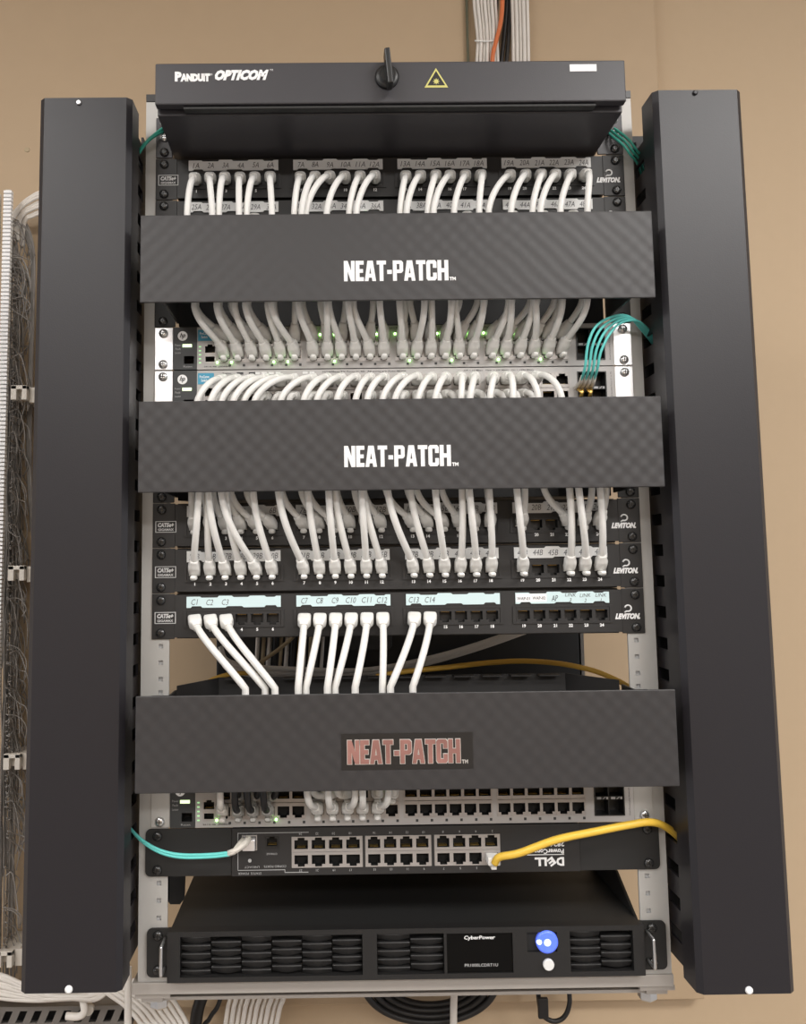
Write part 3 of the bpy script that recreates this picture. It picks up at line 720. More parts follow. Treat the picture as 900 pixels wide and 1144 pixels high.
sb.lathe((c[0], -92.6, c[2] - 1.2), (0, -1, 0), [(0, 1.9), (.2, 1.9)], 12); sb.build('burst_symbol', 'yellowprint', w_)
c = at(651, 76, -92); MB().box(c[0] - 12.5, c[0] + 12.5, -92.5, -92.1, c[2] - 3.4, c[2] + 3.4).build('blank_label', 'labelw', fe)
a0 = at(195, 86, -92); a1 = at(237, 86, -92); a2 = at(240, 85, -92); a3 = at(300, 83, -92)
lw = text(None, 'P', None, a0[0] + 3.4, a0[2] + .2, -92.3, w=6.4, h=9.6, bold=.07)
merge(lw, text(None, 'ANDUIT', None, (a0[0] + 5.4 + a1[0] - 2) / 2, a0[2] - .9, -92.3, w=a1[0] - 2 - a0[0] - 5.4, h=8.0, bold=.09)); merge(lw, text(None, '®', None, a1[0] - .8, a0[2] + 2, -92.3, w=2.2, h=2.2))
merge(lw, text(None, 'OPTICOM', None, (a2[0] + a3[0]) / 2, (a2[2] + a3[2]) / 2, -92.3, w=a3[0] - a2[0], h=10.4, bold=.075, shear=.35, gap=1.04)); merge(lw, text(None, 'TM', None, a3[0] + 2.5, a3[2] + 4, -92.3, w=3, h=1.8))
lw.build('lettering', 'white', fe)
# teal fibres leaving the enclosure on both sides
for k, dz in ((0, 0), (1, -3)):
    loose('fiber_cable', ['upper teal fibre strand crossing the left rail below the fibre enclosure', 'lower teal fibre strand crossing the left rail below the fibre enclosure'][k], 'cable', 'teal fibres left of the enclosure',
          [at(186, 141, 20) + np.array([0, 0, dz - 2]), at(181, 144, -4) + np.array([0, 0, dz]), at(166, 156 + k, -12), at(156, 168 + k * 2, -8), at(152 + k, 178, 4), at(147, 200, 20)], 1.5, 'teal', 8)
for k in range(3):
    d = np.array([-3.6 * k, -1.5 * k, -3.4 * k])
    loose('fiber_cable', ['uppermost', 'middle', 'lowermost'][k] + ' teal fibre strand crossing the right rail beside the enclosure', 'cable', 'teal fibres right of the enclosure',
          [at(680, 141, 20) + d * .6, at(688, 145, -5) + d, at(702, 156, -12) + d, at(711, 168, -10) + d, at(718, 177, 4) + d, at(724, 195, 25) + d], 1.35, 'teal', 8)

# ================================================================ AQUA FIBRES IN THE SECOND SWITCH
base = [at(652, 432, -6), at(655, 428, -14), at(660, 412, -30), at(664, 388, -38), at(674, 368, -40), at(690, 357, -34), at(706, 356, -24), at(718, 366, -12), at(731, 382, 8), at(742, 398, 30)]
words = ['leftmost', 'second', 'third', 'rightmost']
for k in range(4):
    pts = []
    for j, p in enumerate(base):
        f = math.sin(math.pi * min(1, j / 7.0)); s = (k - 1.5)
        pts.append(p + np.array([s * 4.4 * (1 if j < 5 else .5), s * 1.5 * f, (-s * 2.6 * f if 3 <= j <= 7 else 0)]))
    t = thing('fiber_cable', pts[0], f'aqua fibre strand arching from the stickered switch to the right, {words[k]} of four', 'cable', 'aqua fibres of the stickered switch')
    MB().tube(catmull(pts[1:], 6), 1.35, 8).build('jacket', 'aqua', t)
    cn = MB().sweep([pts[0] + np.array([0, 10, -2]), pts[0], pts[1], pts[1] + (pts[2] - pts[1]) * .5], [(2.2, 2.6), (2.2, 2.6), (1.9, 1.9), (1.5, 1.5)], 8, 0, 3); cn.build('connector', 'beigeplastic', t)
    MB().sweep([pts[0] + np.array([0, -2, -3]), pts[0] + np.array([(-1) ** k * 2, -7, -7]), pts[0] + np.array([(-1) ** k * 3, -4, -11])], [(1.7, 1.4), (2.0, 1.6), (1.4, 1.2)], 6, 0, 2).build('latch', 'gold', t)

# ================================================================ THE UPSIDE-DOWN DESKTOP-SIZE SWITCH
zt = -15 * U - .5; zb = zt - 43.5
ds = thing('compact_switch', (0, 0, zb), 'black compact switch mounted upside down between wide black ears', 'network switch')
blocks = [(-106.2, -38.8), (-36.2, 26.6), (29.6, 92.2)]
hz = (zt - 36.5, zt - 8.2)
sfpH = (-153.5, -139, zt - 20, zt - 6); rjH = (-131.5, -118, zt - 19, zt - 7)
H = [(a, b, hz[0], hz[1]) for a, b in blocks] + [sfpH, rjH]
xs = sorted(set([-163, 168] + [v for h in H for v in h[:2]])); zs = sorted(set([zb, zt] + [v for h in H for v in h[2:]]))
MB().grid_plate(xs, zs, lambda cx, cz: any(h[0] < cx < h[1] and h[2] < cz < h[3] for h in H), -4, 12, 0, 0, back=False).build('faceplate', 'panel', ds)
MB().box(-162, 167, 12.2, 200, zb + .5, zt - .5).build('chassis', 'black', ds)
def rounded(xa, xb, za, zc, r, corners):
    out = []
    for (cx, cz, a0, kk) in ((xa + r, za + r, math.pi, 'bl'), (xb - r, za + r, 1.5 * math.pi, 'br'), (xb - r, zc - r, 0, 'tr'), (xa + r, zc - r, .5 * math.pi, 'tl')):
        if kk in corners: out += [(cx + r * math.cos(a0 + t), cz + r * math.sin(a0 + t)) for t in np.linspace(0, math.pi / 2, 6)]
        else: out.append({'bl': (xa, za), 'br': (xb, za), 'tr': (xb, zc), 'tl': (xa, zc)}[kk])
    return out
MB().prism(rounded(-245.5, -163.6, zb, zt, 5, ('bl', 'tl')), -2.2, -.1).build('long_ear', 'black', ds)
MB().prism(rounded(168.6, 245, zb, zt, 5, ('br', 'tr')), -2.2, -.1).build('long_ear', 'black', ds)
for s in (-1, 1):
    for o in (6.35, 37.5): rack_screw(ds, s * 234, zt - o, 'b', -2.3)
for a, b in blocks:
    f = MB().grid_plate([a, a + 1, b - 1, b], [hz[0], hz[0] + .8, hz[1] - .8, hz[1]], lambda p, q: a + 1 < p < b - 1 and hz[0] + .8 < q < hz[1] - .8, -4.8, 11.5, 0, 0, back=False)
    f.box(a, b, 11.6, 12, *hz); blk = f.build('port_block', 'portrim', ds); w = (b - a - 1.6) / 4
    for k in range(4):
        x = a + .8 + w * (k + .5)
        shared('dl%.0f' % w + 'u', 'port', port_maker(w, 13.5, w - 3.6, 8.2, 6.6, 2.2, 1, 9.5), ['portrim', 'hole', 'gold'], blk, (x, -4.5, zt - 15.4))
        shared('dl%.0f' % w + 'l', 'port', port_maker(w, 13.5, w - 3.6, 8.2, 6.6, 2.2, -1, 9.5), ['portrim', 'hole', 'gold'], blk, (x, -4.5, zt - 29.2))
nm = MB(); n = 24
for bi, (a, b) in enumerate(blocks):
    for k in range(4):
        x = a + 8.5 + k * 15.7; i = bi * 4 + k
        merge(nm, text(None, str(24 - 2 * i), None, x, zt - 5.6, -4.2, h=2.1, flip=True)); merge(nm, text(None, str(23 - 2 * i), None, x, zt - 39.2, -4.2, h=2.1, flip=True))
merge(nm, text(None, 'COMBO PORTS', None, -122, zt - 35, -4.2, w=21, h=2, flip=True)); merge(nm, text(None, 'CONSOLE', None, -125, zt - 23.6, -4.2, w=10, h=1.8, flip=True))
merge(nm, text(None, 'LNK/ACT', None, -144, zt - 35.4, -4.2, w=14, h=1.8, flip=True)); merge(nm, text(None, 'STATUS  POWER', None, -146, zt - 41.2, -4.2, w=22, h=2, flip=True))
for q in ((-157.5, -157, zt - 38.5, zt - 4.5), (-157.5, -90, zt - 4.5, zt - 4), (-157.5, -113, zt - 38.5, zt - 38), (-113, -112.5, zt - 41, zt - 38), (-113, -90.5, zt - 41, zt - 40.5)): nm.box(q[0], q[1], -4.2, -4.0, q[2], q[3])
nm.lathe((-146, -4.1, zt - 29.5), (0, -1, 0), [(0, 1.7), (.3, 1.7)], 10)
nm.build('port_print', 'greyprint', ds)
lg = MB(); x = 164
c0 = at(607, 962, -4); cx = c0[0]
c1 = at(612, 962.5, -4)
merge(lg, text(None, 'D', None, c1[0] + 11.5, c1[2], -4.3, w=7.5, h=8, bold=.05, flip=True)); merge(lg, text(None, 'E', None, c1[0] + 3.2, c1[2], -4.3, w=6.5, h=7.4, bold=.05, flip=True, rot=.62)); merge(lg, text(None, 'LL', None, c1[0] - 7, c1[2], -4.3, w=11.5, h=8, bold=.05, flip=True))
c2 = at(612, 951, -4); merge(lg, text(None, 'PowerConnect', None, c2[0] - 3, c2[2], -4.3, w=36, h=4.6, bold=.03, flip=True)); c3 = at(622, 943, -4); merge(lg, text(None, '2824', None, c3[0], c3[2], -4.3, w=13.5, h=4.4, bold=.03, flip=True))
lg.box(c1[0] - 20, c1[0] + 15.5, -4.3, -4.1, c1[2] + 6.1, c1[2] + 6.7)
lg.build('maker_lettering', 'white', ds)
sp = MB().grid_plate([-153.5, -152.5, -140, -139], [zt - 20, zt - 19, zt - 7, zt - 6], lambda a, b: -152.5 < a < -140 and zt - 19 < b < zt - 7, -4.8, 11, 0, 0, back=False); sp.box(-153.5, -139, 11.2, 12, zt - 20, zt - 6); sp.build('transceiver_socket', 'portrim', ds)
shared('dlc', 'console_port', port_maker(13.5, 12, 9.6, 7, 5, 1.8, 1, 9), ['dark', 'hole', 'gold'], ds, (-124.8, -4.3, zt - 13))
# transceiver with its pair of aqua fibres
tr = thing('optical_transceiver', (-146, -4, zt - 18), 'small metal transceiver with beige boots in the upside-down black switch', 'transceiver')
b = MB().box(-152, -140.5, -13, 9, zt - 18, zt - 8); b.build('metal_body', 'chrome', tr, bevel=.5)
b = MB(); 
for k in (0, 1):
    b.sweep([at(278 - 6 * k, 936 + 3 * k, -12), at(273 - 6 * k, 943 + 2 * k, -18), at(264 - 3 * k, 950 + 2 * k, -25), at(254, 952.5 + 2.6 * k, -26)], [(3.0, 3.2), (2.8, 3.0), (2.3, 2.3), (1.6, 1.6)], 10, 0, 3)
b.build('connector_boots', 'beigeplastic', tr)
for k in (0, 1):
    e = at(256, 952.5 + 2.6 * k, -26)
    loose('fiber_cable', ['upper', 'lower'][k] + ' aqua fibre strand crossing the left black ear of the upside-down switch', 'cable', 'aqua fibres of the upside-down switch',
          [e, at(236, 954.5 + 2.8 * k, -26), at(205, 955 + 3 * k, -24), at(182, 951 + 2.6 * k, -20), at(162, 941 + 1.6 * k, -14), at(146, 926, -4), at(136, 908, 16)], 1.45, 'aqua', 8)
# yellow cable
P = np.array([92.2 - .8 - 7.6, -4.8, zt - 29.2])
yc = thing('patch_cable', P, 'yellow patch cable arching from the upside-down switch to the right cover', 'cable')
pts = [P + np.array([0, -14, -1]), at(558, 957.5, -23), at(580, 953, -30), at(620, 938.5, -34), at(662, 929.5, -34), at(700, 922, -30), at(725, 918.5, -24), at(742, 923, -14), at(758, 936, 2), at(770, 955, 26)]
MB().tube(catmull(pts, 8), 3.5, 12).build('jacket', 'yellow', yc)
MB().box(P[0] - 5.6, P[0] + 5.6, P[1] - 13, P[1] + 7, P[2] - 3.8, P[2] + 3.8).build('plug', 'boot', yc, bevel=.8)
MB().box(P[0] - 2.6, P[0] + 2.6, P[1] - 11, P[1] - 1, P[2] - 8, P[2] - 4.2).build('latch', 'boot', yc, bevel=.6)

# ================================================================ THE POWER UNIT AT THE BOTTOM
zt = -17 * U - 1.5; zb = zt - 44
up = thing('power_supply_unit', (0, 0, zb), 'black rack power backup unit with a lit blue button at the bottom', 'power backup')
MB().box(-220.5, 221, -2, 300, zb + .5, zt).build('chassis', 'black', up, bevel=.8)
fr = MB()
gx = [(-210, -40.5), (-27, 35.5), (153, 212)]
wins = [(38, 99.5, zb + 4, zt - 4.5), (113, 141, zt - 22, zt - 4.5)]
H = [(a, b, zb + 4, zt - 4) for a, b in gx] + wins
xs = sorted(set([-222, 222.5] + [v for h in H for v in h[:2]])); zs = sorted(set([zb - .5, zt + .6] + [v for h in H for v in h[2:]]))
fr.grid_plate(xs, zs, lambda cx, cz: any(h[0] < cx < h[1] and h[2] < cz < h[3] for h in H), -14, -2.2, 0, 0, back=False)
fr.build('front_bezel', 'gloss', up, bevel=.5)
def louvre(mb, x, z, w, h):
    n = 10; secs = []
    for k in range(n + 1):
        t = k / n; bulge = math.sin(math.pi * t) ** 1.3; hh = h * (.34 + .16 * bulge); yy = -10.6 - 2.6 * bulge
        secs.append([(x + w * t, -4, z + hh), (x + w * t, yy + .4, z + hh), (x + w * t, yy, z + hh * .7), (x + w * t, yy + 2.6, z - hh), (x + w * t, -4, z - hh)])
    mb.ring(secs, 0, True, False)
for a, b in gx:
    g = MB().box(a, b, -3.4, -2.4, zb + 4, zt - 4, 1); nc = max(2, round((b - a) / 28.5)); w = (b - a) / nc
    for c_ in range(nc):
        for r_ in range(5):
            z = zb + 7.6 + r_ * 7.4 + (1.9 if c_ % 2 else -1.0)
            if z > zt - 5: continue
            louvre(g, a + c_ * w + .5, z, w - 1, 7.2)
    g.build('louvre_grille', ['gloss', 'hole'], up)
sc = MB().box(38.2, 99.3, -12.2, -11.2, zb + 4.2, zt - 4.7).build('display', 'screen', up)
text('lettering', 'CyberPower', sc, 69, zt - 9.4, -12.5, w=29, h=4.4, m='white', bold=.02, shear=.1)
text('model_lettering', 'PR1000LCDRT1U', sc, 70, zb + 10.5, -12.5, w=31, h=2.7, m='greyprint', bold=.01)
MB().box(113.2, 140.8, -11.5, -10.5, zt - 21.8, zt - 4.7).build('button_recess', 'hole', up)
bt = MB().lathe((131.5, -11.6, zt - 13), (0, -1, 0), [(0, 10.4), (3.4, 10.2), (4.4, 8.6)], 26).build('power_button', 'bluelamp', up, label='lit blue power button')
MB().lathe((131.5, -16.1, zt - 13), (0, -1, 0), [(0, 3.4), (.6, 2.6)], 16).build('button_lamp', 'bluecore', bt)
MB().lathe((124.0, -15.0, zt - 12.5), (0, -1, 0), [(0, 2.8), (1.6, 2.2)], 12).build('button_lamp', 'bluecore', bt)
MB().lathe((131.8, -14.1, zt - 32.5), (0, -1, 0), [(0, 5.2), (2.6, 5.2), (3.6, 4.4)], 22).build('reset_button', 'label', up)
for s in (-1, 1):
    xa, xb = (-243, -222.2) if s < 0 else (222.7, 247)
    MB().prism(rounded(xa, xb, zb, zt, 5, ('bl', 'tl') if s < 0 else ('br', 'tr')), -3.6, -1.8).build('mounting_ear', 'black', up)
    for o in (6.35, 37.5): rack_screw(up, s * 232.6 + (1 if s > 0 else 0), zt - o, 'b', -3.7)
    xh = -226 if s < 0 else 228.5
    MB().tube(catmull([np.array([xh, -3.6, zt - 9]), np.array([xh, -20, zt - 9.4]), np.array([xh, -22, zt - 12]), np.array([xh, -22, zt - 32]), np.array([xh, -20, zt - 34.6]), np.array([xh, -3.6, zt - 35])], 5), 1.5, 8).build('handle', 'screw', up)

# ================================================================ BEHIND THE RACK: seen through the gap above the lowest cover
bx = thing('wall_box', (15, YB, -620), 'black wall box behind the rack, seen through the gap', 'enclosure')
MB().box(-207, 238, 215, YB - .5, -625, -430).build('body', 'black', bx, bevel=2)
MB().box(239, 243, 214, YB - .5, -620, -430).build('edge_strip', 'strut', bx)
vents = MB()
p = at(412, 718, 210); vents.prism(rounded(p[0] - 28, p[0] + 28, p[2] - 9, p[2] + 22, 7, ('bl', 'br')), 208, 214.5); vents.build('clip', 'bezel', bx, bevel=1)
gl = [('wallcable', 2.6), ('tan', 2.4), ('wallcable', 3.0), ('blackcable', 2.6), ('tan', 2.2), ('wallcable', 2.8), ('blackcable', 3.0), ('ochre', 2.0), ('wallcable', 2.4), ('tan', 2.6), ('blackcable', 3), ('wallcable', 2.2)]
for k, (m, r) in enumerate(gl):
    u = 288 + k * 6.6
    loose('wall_cable', f'{dict(wallcable="off-white", tan="tan", blackcable="black", ochre="ochre")[m]} vertical cable behind the gap, {ORD[k]} from the left', 'cable', 'vertical cables seen through the gap',
          [at(u + 1, 690, 190 + 3 * (k % 3)), at(u, 712, 190 + 3 * (k % 3)), at(u - 1, 732, 192), at(u - 3, 760, 188), at(u - 4, 790, 190)], r, m, 8)
for k in range(3):
    d = np.array([0, k * 3.0, -5.2 * k])
    loose('wall_cable', ['upper', 'middle', 'lower'][k] + ' strand of the pale bundle sagging across the gap', 'cable', 'pale bundle across the gap',
          [at(246, 722, 150) + d, at(254, 738, 150) + d, at(285, 745, 150) + d, at(340, 748, 150) + d, at(400, 749, 150) + d * .8, at(450, 742, 150) + d * .6, at(500, 730, 150) + d * .5, at(545, 716, 150) + d * .5, at(590, 700, 150) + d * .5], 2.9, 'wallcable', 8)
loose('wall_cable', 'ochre yellow cable arching over the lowest cover through the gap', 'cable', None,
      [at(420, 756, 110), at(450, 750.5, 110), at(500, 745.5, 110), at(545, 740.5, 110), at(585, 738.5, 110), at(622, 741, 110), at(650, 746, 108), at(672, 752.5, 104), at(700, 766, 96), at(725, 785, 80)], 2.9, 'ochre', 10)
loose('wall_cable', 'short ochre cable bit at the left of the gap', 'cable', None, [at(226, 768, 120), at(234, 761, 120), at(246, 756, 120), at(262, 752.5, 122), at(290, 752, 130)], 2.6, 'ochre', 8)
loose('wall_cable', 'tan cable slanting up to the right in the gap', 'cable', None, [at(276, 750, 165), at(298, 735, 165), at(318, 720, 165), at(334, 705, 165)], 2.4, 'tan', 8)

# ================================================================ CABLES RISING ABOVE THE RACK
def topped(u, y):
    p = at(u, -60, y); return np.array([p[0] - 4, y, 798.0])
for k in range(7):
    u0 = 530.5 + k * 3.9
    loose('wall_cable', f'off-white cable rising above the rack, {ORD[k]} of the left bunch', 'cable', 'off-white cables above the rack, left bunch',
          [topped(u0 - 3, 318), at(u0 - 3, -60, 318), at(u0 - 1, 0, 316 - 3 * (k % 2)), at(u0 + 1 - .12 * (k - 3), 25, 316 - 3 * (k % 2)), at(u0 + 2 - .4 * (k - 3), 46, 315 - 3 * (k % 2)), at(u0 + 2, 75, 314 - 3 * (k % 2)), at(u0 + 3, 130, 316)], 2.5, 'wallcable', 8)
for k in range(5):
    u0 = 573 + k * 4.1
    loose('wall_cable', f'off-white cable rising above the rack, {ORD[k]} of the right bunch', 'cable', 'off-white cables above the rack, right bunch',
          [topped(u0 - 3, 318), at(u0 - 3, -60, 318), at(u0 - 1, 0, 316 - 3 * (k % 2)), at(u0, 35, 315 - 3 * (k % 2)), at(u0 + .5, 75, 314 - 3 * (k % 2)), at(u0, 130, 316)], 2.7, 'wallcable', 8)
loose('wall_cable', 'orange cable between the two pale bunches above the rack', 'cable', None, [topped(562, 312), at(562, -60, 312), at(561, 0, 310), at(559, 25, 309), at(554, 46, 307), at(550, 66, 306), at(548, 120, 310)], 3.1, 'orange', 10)
for k in range(3):
    loose('wall_cable', ['left', 'middle', 'right'][k] + ' black cable beside the orange one above the rack', 'cable', 'black cables above the rack', [topped([556, 566, 570][k], 322), at([556, 566, 570][k], -60, 322), at([554.5, 566, 569.5][k], 0, 321), at([553, 563, 568][k], 40, 321), at([552, 559, 565][k], 80, 321), at([552, 558, 564][k], 130, 322)], 2.9, 'blackcable', 8)
loose('wall_cable', 'thin olive wire at the left edge of the cables above the rack', 'cable', None, [topped(520, 324), at(520, -60, 324), at(521, 0, 324), at(522, 40, 324), at(523, 80, 324), at(524, 130, 324)], 2.0, 'greencable', 8)
tie = [at(u, 46 - .4 * abs(u - 542) * .1, 309) for u in (530, 536, 542, 548, 553)]
tag(MB().sweep(tie, [(1.2, .5)] * 5, 8, 0, 3, (0, 0, 1)).build('cable_tie', 'boot', at=tuple(tie[0])), 'white cable tie round the left bunch above the rack', 'cable tie')

# ================================================================ LEFT EDGE: PUNCH-DOWN BLOCKS AND THEIR WIRES
def fanning(xc, y, lab, w):
    t = thing('fanning_strip', (xc, y, -980), lab, 'punch-down block', 'punch-down block strips on the left')
    MB().box(xc - w / 2, xc + w * .1, y + 3, y + 14, -980, 88).build('spine', 'beigeplastic', t)
    n = MB(); z = -978
    while z < 84:
        n.box(xc - w / 2, xc + w / 2, y - 4, y + 2.9, z, z + 3.6); z += 5.4
    n.build('teeth', 'labelw', t)
fanning(at(9, 240, 262)[0], 262, 'white toothed wiring strip at the left edge of the board', 10.5)
fanning(at(-4, 240, 268)[0], 268, 'narrow white toothed wiring strip left of the wider one, mostly cut off', 7)
def clip(u, v, y, lab):
    p = at(u, v, y); t = thing('stand_off_bracket', (p[0], YB, p[2]), lab, 'bracket', 'white stand-off brackets')
    b = MB().box(p[0] - 13, p[0] - 5.5, y, y + 8, p[2] - 10, p[2] + 9); b.box(p[0] + 1.5, p[0] + 8, y, y + 8, p[2] - 10, p[2] + 9); b.box(p[0] - 13, p[0] + 8, y, y + 8, p[2] + 4, p[2] + 9.2)
    b.build('hook', 'beigeplastic', t, bevel=.6)
    MB().box(p[0] + 8.2, p[0] + 19, y + 10, y + 12, p[2] - 12, p[2] + 8).build('side_tab', 'beigeplastic', t)
    MB().box(p[0] - 12, p[0] + 12, y + 12.2, YB - .4, p[2] - 8, p[2] + 6).build('arm', 'beigeplastic', t)
clip(23, 438, 262, 'white stand-off bracket at the left edge, topmost of four')
clip(20, 640, 262, 'white stand-off bracket at the left edge, second from the top')
clip(15, 851, 262, 'white stand-off bracket at the left edge, third from the top')
clip(6, 1072, 262, 'white stand-off bracket at the left edge, lowest of four')
wr = MB(); rng = random.Random(3)
for k in range(330):
    v0 = rng.choice([rng.uniform(240, 470), rng.uniform(240, 470), rng.uniform(480, 700), rng.uniform(700, 900), rng.uniform(760, 1060)]); y = rng.uniform(270, 322)
    ub = (14 - (v0 - 240) * .011)
    L = rng.uniform(14, 60); du = rng.uniform(4, 22)
    wr.tube(catmull([at(ub + rng.uniform(-2, 3), v0, 268), at(ub + du * .6, v0 + rng.uniform(-4, 10), y), at(ub + du, v0 + L * .5, y + 3), at(ub + du * rng.uniform(.6, 1.2), v0 + L, min(y + 5, 326))], 4), rng.uniform(.5, .9), 5, 0)
for k in range(80):
    u = rng.uniform(10, 25); v0 = rng.uniform(236, 560); y = rng.uniform(292, 324)
    pts = [at(u + (rng.uniform(-3, 3) if j else -3) - (v - 240) * .012, v, y) for j, v in enumerate(np.linspace(v0, v0 + rng.uniform(150, 780), 9))]
    wr.tube(catmull(pts, 4), rng.uniform(.6, 1.0), 5, 0)
tag(wr.build('cross_connect_wires', 'wire', at=tuple(at(24, 500, 310))), 'tangle of thin grey wires hanging beside the white wiring strip', 'wires', None, 'stuff')
for k in range(8):
    d = np.array([0, -2 * (k % 3), 0])
    loose('wall_cable', f'pale cable arching from the wiring strip behind the left cover, {ORD[k]} from the top', 'cable', 'pale cables arching behind the left cover',
          [at(9 + k * 2.4, 262 + k * 2, 300) + d, at(12 + k * 2.2, 244 + k * 1.4, 296) + d, at(22 + k * 1.2, 230 + k * 2.2, 292) + d, at(34, 220 + k * 3.4, 292) + d, at(48, 214 + k * 3.6, 296) + d, at(75, 214 + k * 3.6, 302) + d], 2.1, 'wallcable', 8)
for k in range(4):
    loose('wall_cable', f'grey bundle strand beside the left cover, {ORD[k]} from the left', 'cable', 'grey strands beside the left cover',
          [at(20 + k, 238, 305), at(28 + k * 2, 262, 300), at(35 + k, 290, 302), at(35 + k * .8, 340, 304), at(33 + k * .8, 420, 306), at(31 + k, 520, 310), at(38, 620, 312)], 2.0, 'wire', 8)

# ================================================================ BELOW THE RACK
t = thing('strut_channel', (at(70, 1130, 270)[0], 270, -985), 'grey slotted metal channel along the bottom left of the board', 'channel')
a = at(-40, 1126, 270); b_ = at(147, 1126, 270); z1 = a[2]; z0 = z1 - 26
mb = MB().box(a[0], b_[0], 270, 273, z1 - 5, z1).box(a[0], b_[0], 270, 273, z0, z0 + 7).box(a[0], b_[0], 273.2, YB - .5, z0, z0 + 2.5).box(a[0], b_[0], 273.2, YB - .5, z1 - 2.5, z1)
mb.box(a[0], b_[0], 285, 287, z0 + 3, z1 - 3, 1); x = a[0]
while x < b_[0] - 16:
    mb.prism([(x, z0 + 7), (x + 9, z0 + 7), (x + 15, z1 - 5), (x + 6, z1 - 5)], 270, 273); x += 18
mb.build('channel', ['strut', 'hole'], t)
for k in range(7):
    loose('wall_cable', f'pale cable sweeping in from the left under the left cover, {ORD[k]} from the top', 'cable', 'pale cables sweeping under the left cover',
          [at(-160, 1070 + k * 4, 268), at(-30, 1086 + k * 4, 262), at(0, 1089 + k * 4.3, 258 - 2 * (k % 2)), at(20, 1097 + k * 3.3, 256), at(45, 1108 + k * 1.6, 254), at(80, 1112 + k * .6, 252 - 3 * (k % 3)), at(110, 1107 + k * 1.4, 250), at(135, 1090, 250)], 2.7, 'wallcable', 8)
for k in range(8):
    d = k * 1.0
    loose('wall_cable', f'pale cable fanning down from the rack foot, {ORD[k]} from the left', 'cable', 'pale cables fanning below the rack foot',
          [at(112 + k * 6, 1104 - k * 1.5, 248), at(125 + k * 6, 1113 - k * 2, 245 - 3 * (k % 2)), at(140 + k * 6, 1124 - k * 2.2, 243 - 3 * (k % 2)), at(156 + k * 6, 1142 - k * 2.5, 242), at(172 + k * 6, 1172, 244), at(172 + k * 6 - 4, 1312, 244)], 2.8, 'wallcable', 8)
loose('wall_cable', 'thick tan cable dropping straight down beside the rack foot', 'cable', None, [at(143, 1080, 200), at(143, 1110, 196), at(143, 1130, 196), at(142, 1180, 200), at(142 - 4, 1320, 200)], 4.2, 'wallcable', 10)
for k in range(10):
    loose('wall_cable', f'off-white cable hanging below the power unit, {ORD[k]} from the left', 'cable', 'off-white cables below the power unit',
          [at(262 + k * 6.6, 1060, 300 - 4 * (k % 2)), at(258 + k * 6.6, 1110, 300 - 4 * (k % 2)), at(254 + k * 6.4, 1130, 300 - 4 * (k % 2)), at(249 + k * 6.2, 1180, 302), at(249 + k * 6.2 - 4, 1320, 302)], 3.2, 'wallcable', 8)
loose('power_cable', 'thick black cord below the left part of the power unit', 'cord', None, [at(236, 1090, 300), at(224, 1118, 300), at(219, 1140, 302), at(216, 1185, 304), at(216 - 4, 1325, 304)], 8.0, 'blackcable', 12)
loose('power_cable', 'thin black cord curving left of the hanging off-white cables', 'cord', None, [at(252, 1090, 296), at(244, 1122, 296), at(234, 1138, 300), at(224, 1165, 304), at(224 - 4, 1305, 304)], 2.8, 'blackcable', 10)
for k in range(4):
    pts = [at(480 + (74 - 9 * k) * math.cos(th), 1098 + (44 - 6.5 * k) * math.sin(th), 296 + 4 * k) for th in np.linspace(-.4, math.pi + .4, 15)]
    loose('power_cable', f'coiled black cord under the power unit, {ORD[k]} loop from outside', 'cord', 'coiled black cord loops', pts, 4.2, 'blackcable', 10)
loose('wall_cable', 'single grey cable hanging straight down in front of the coiled cord', 'cable', None, [at(507, 1080, 262), at(507, 1110, 260), at(506.5, 1130, 260), at(506, 1185, 262), at(506 - 4, 1325, 262)], 4.4, 'wallcable', 10)
loose('power_cable', 'narrow black strap looping under the right part of the power unit', 'cord', None, [at(600, 1090, 300), at(602, 1120, 300), at(606, 1134, 300), at(618, 1141, 300), at(630, 1136, 300), at(636, 1120, 300), at(634, 1095, 302)], 3.0, 'blackcable', 8)
p = at(607, 1126, 292); tag(MB().box(p[0] - 7, p[0] + 6, 290, 296, p[2] - 13, p[2] + 12).build('strap_buckle', 'blackcable', at=(p[0], 293, p[2] - 13), bevel=1.5), 'black buckle of the narrow strap under the power unit', 'buckle')
p = at(370 / 3.6, 1121, 280)
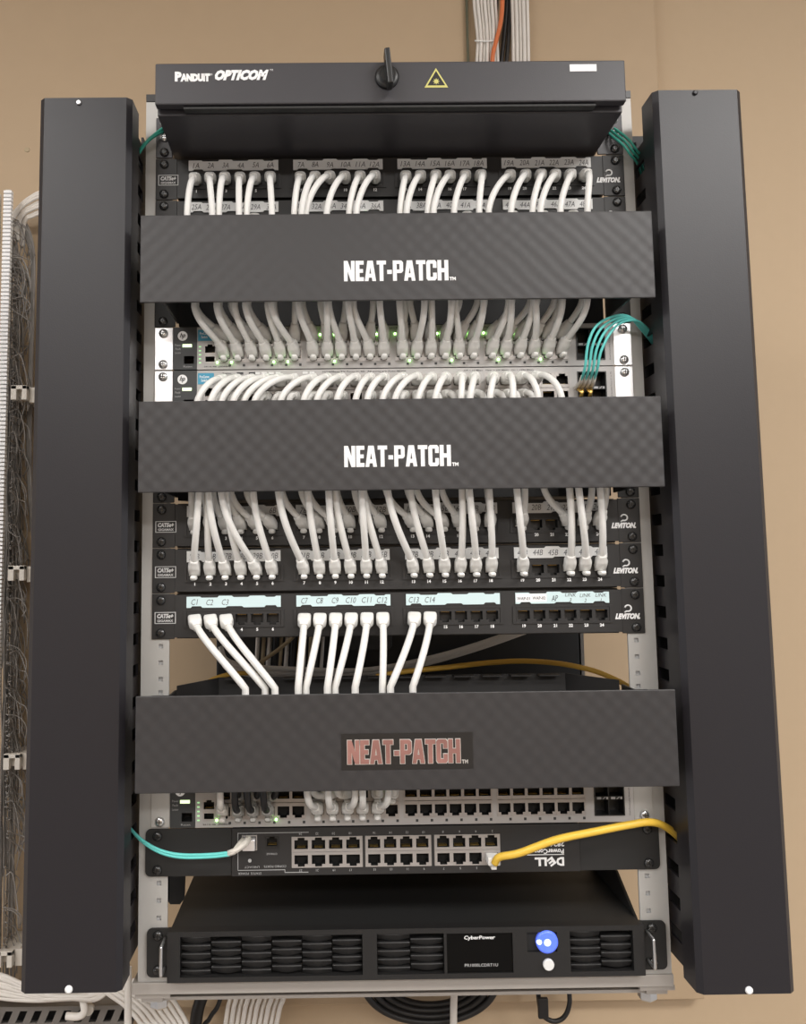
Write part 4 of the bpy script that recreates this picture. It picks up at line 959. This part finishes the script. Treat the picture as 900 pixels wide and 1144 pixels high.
tag(MB().lathe((p[0], 262, p[2]), (0, 1, 0), [(0, 6), (8, 6.4), (8, 3), (4, 3)], 16).build('cable_bushing', 'beigeplastic', at=(p[0], 262, p[2])), 'small round beige bushing below the left cover', 'bushing')
loose('wall_cable', 'short white cable end turning down onto the slotted channel', 'cable', None, [at(74, 1135, 255), at(88, 1135.5, 254), at(94, 1130, 253), at(93, 1120, 254), at(90, 1108, 262)], 4.4, 'wallcable', 10)

# ================================================================ LIGHT, CAMERA, COLOUR
w = bpy.data.worlds.new('room_ambient'); SC.world = w; w.use_nodes = True
w.node_tree.nodes['Background'].inputs['Color'].default_value = (.97, .97, 1, 1); w.node_tree.nodes['Background'].inputs['Strength'].default_value = .75
def area(name, x, y, z, sx_, sy_, power, col=(1, .975, .95)):
    l = bpy.data.lights.new(name, 'AREA'); l.shape = 'RECTANGLE'; l.size = sx_; l.size_y = sy_; l.energy = power; l.color = col
    o = bpy.data.objects.new(name, l); COL.objects.link(o); o.location = W((x, y, z)); return o
for (x, y, lab), pw in zip(LAMPS, (24, 41, 26, 44)): area('lamp_light', x, y, 766, 1.18, .58, pw)  # last two belong to the added farther fill lamps
cd = bpy.data.cameras.new('camera'); co = bpy.data.objects.new('camera', cd); COL.objects.link(co)
cd.sensor_fit = 'VERTICAL'; cd.sensor_height = 36; cd.sensor_width = 36 * 900 / 1144; cd.lens = FPX * 36 / 1144
cd.shift_x = -DX / 1144; cd.shift_y = DV / 1144; cd.clip_start = .01; cd.clip_end = 50
from mathutils import Matrix
r, f_, u_ = ROT[:, 0], ROT[:, 1], ROT[:, 2]
mw = Matrix(((r[0], u_[0], -f_[0], 0), (r[1], u_[1], -f_[1], 0), (r[2], u_[2], -f_[2], 0), (0, 0, 0, 1)))
mw.translation = W(CAM); co.matrix_world = mw
SC.camera = co
SC.view_settings.view_transform = 'Standard'; SC.view_settings.look = 'None'; SC.view_settings.gamma = 1; SC.view_settings.use_curve_mapping = False
SC.view_settings.exposure = 0.0
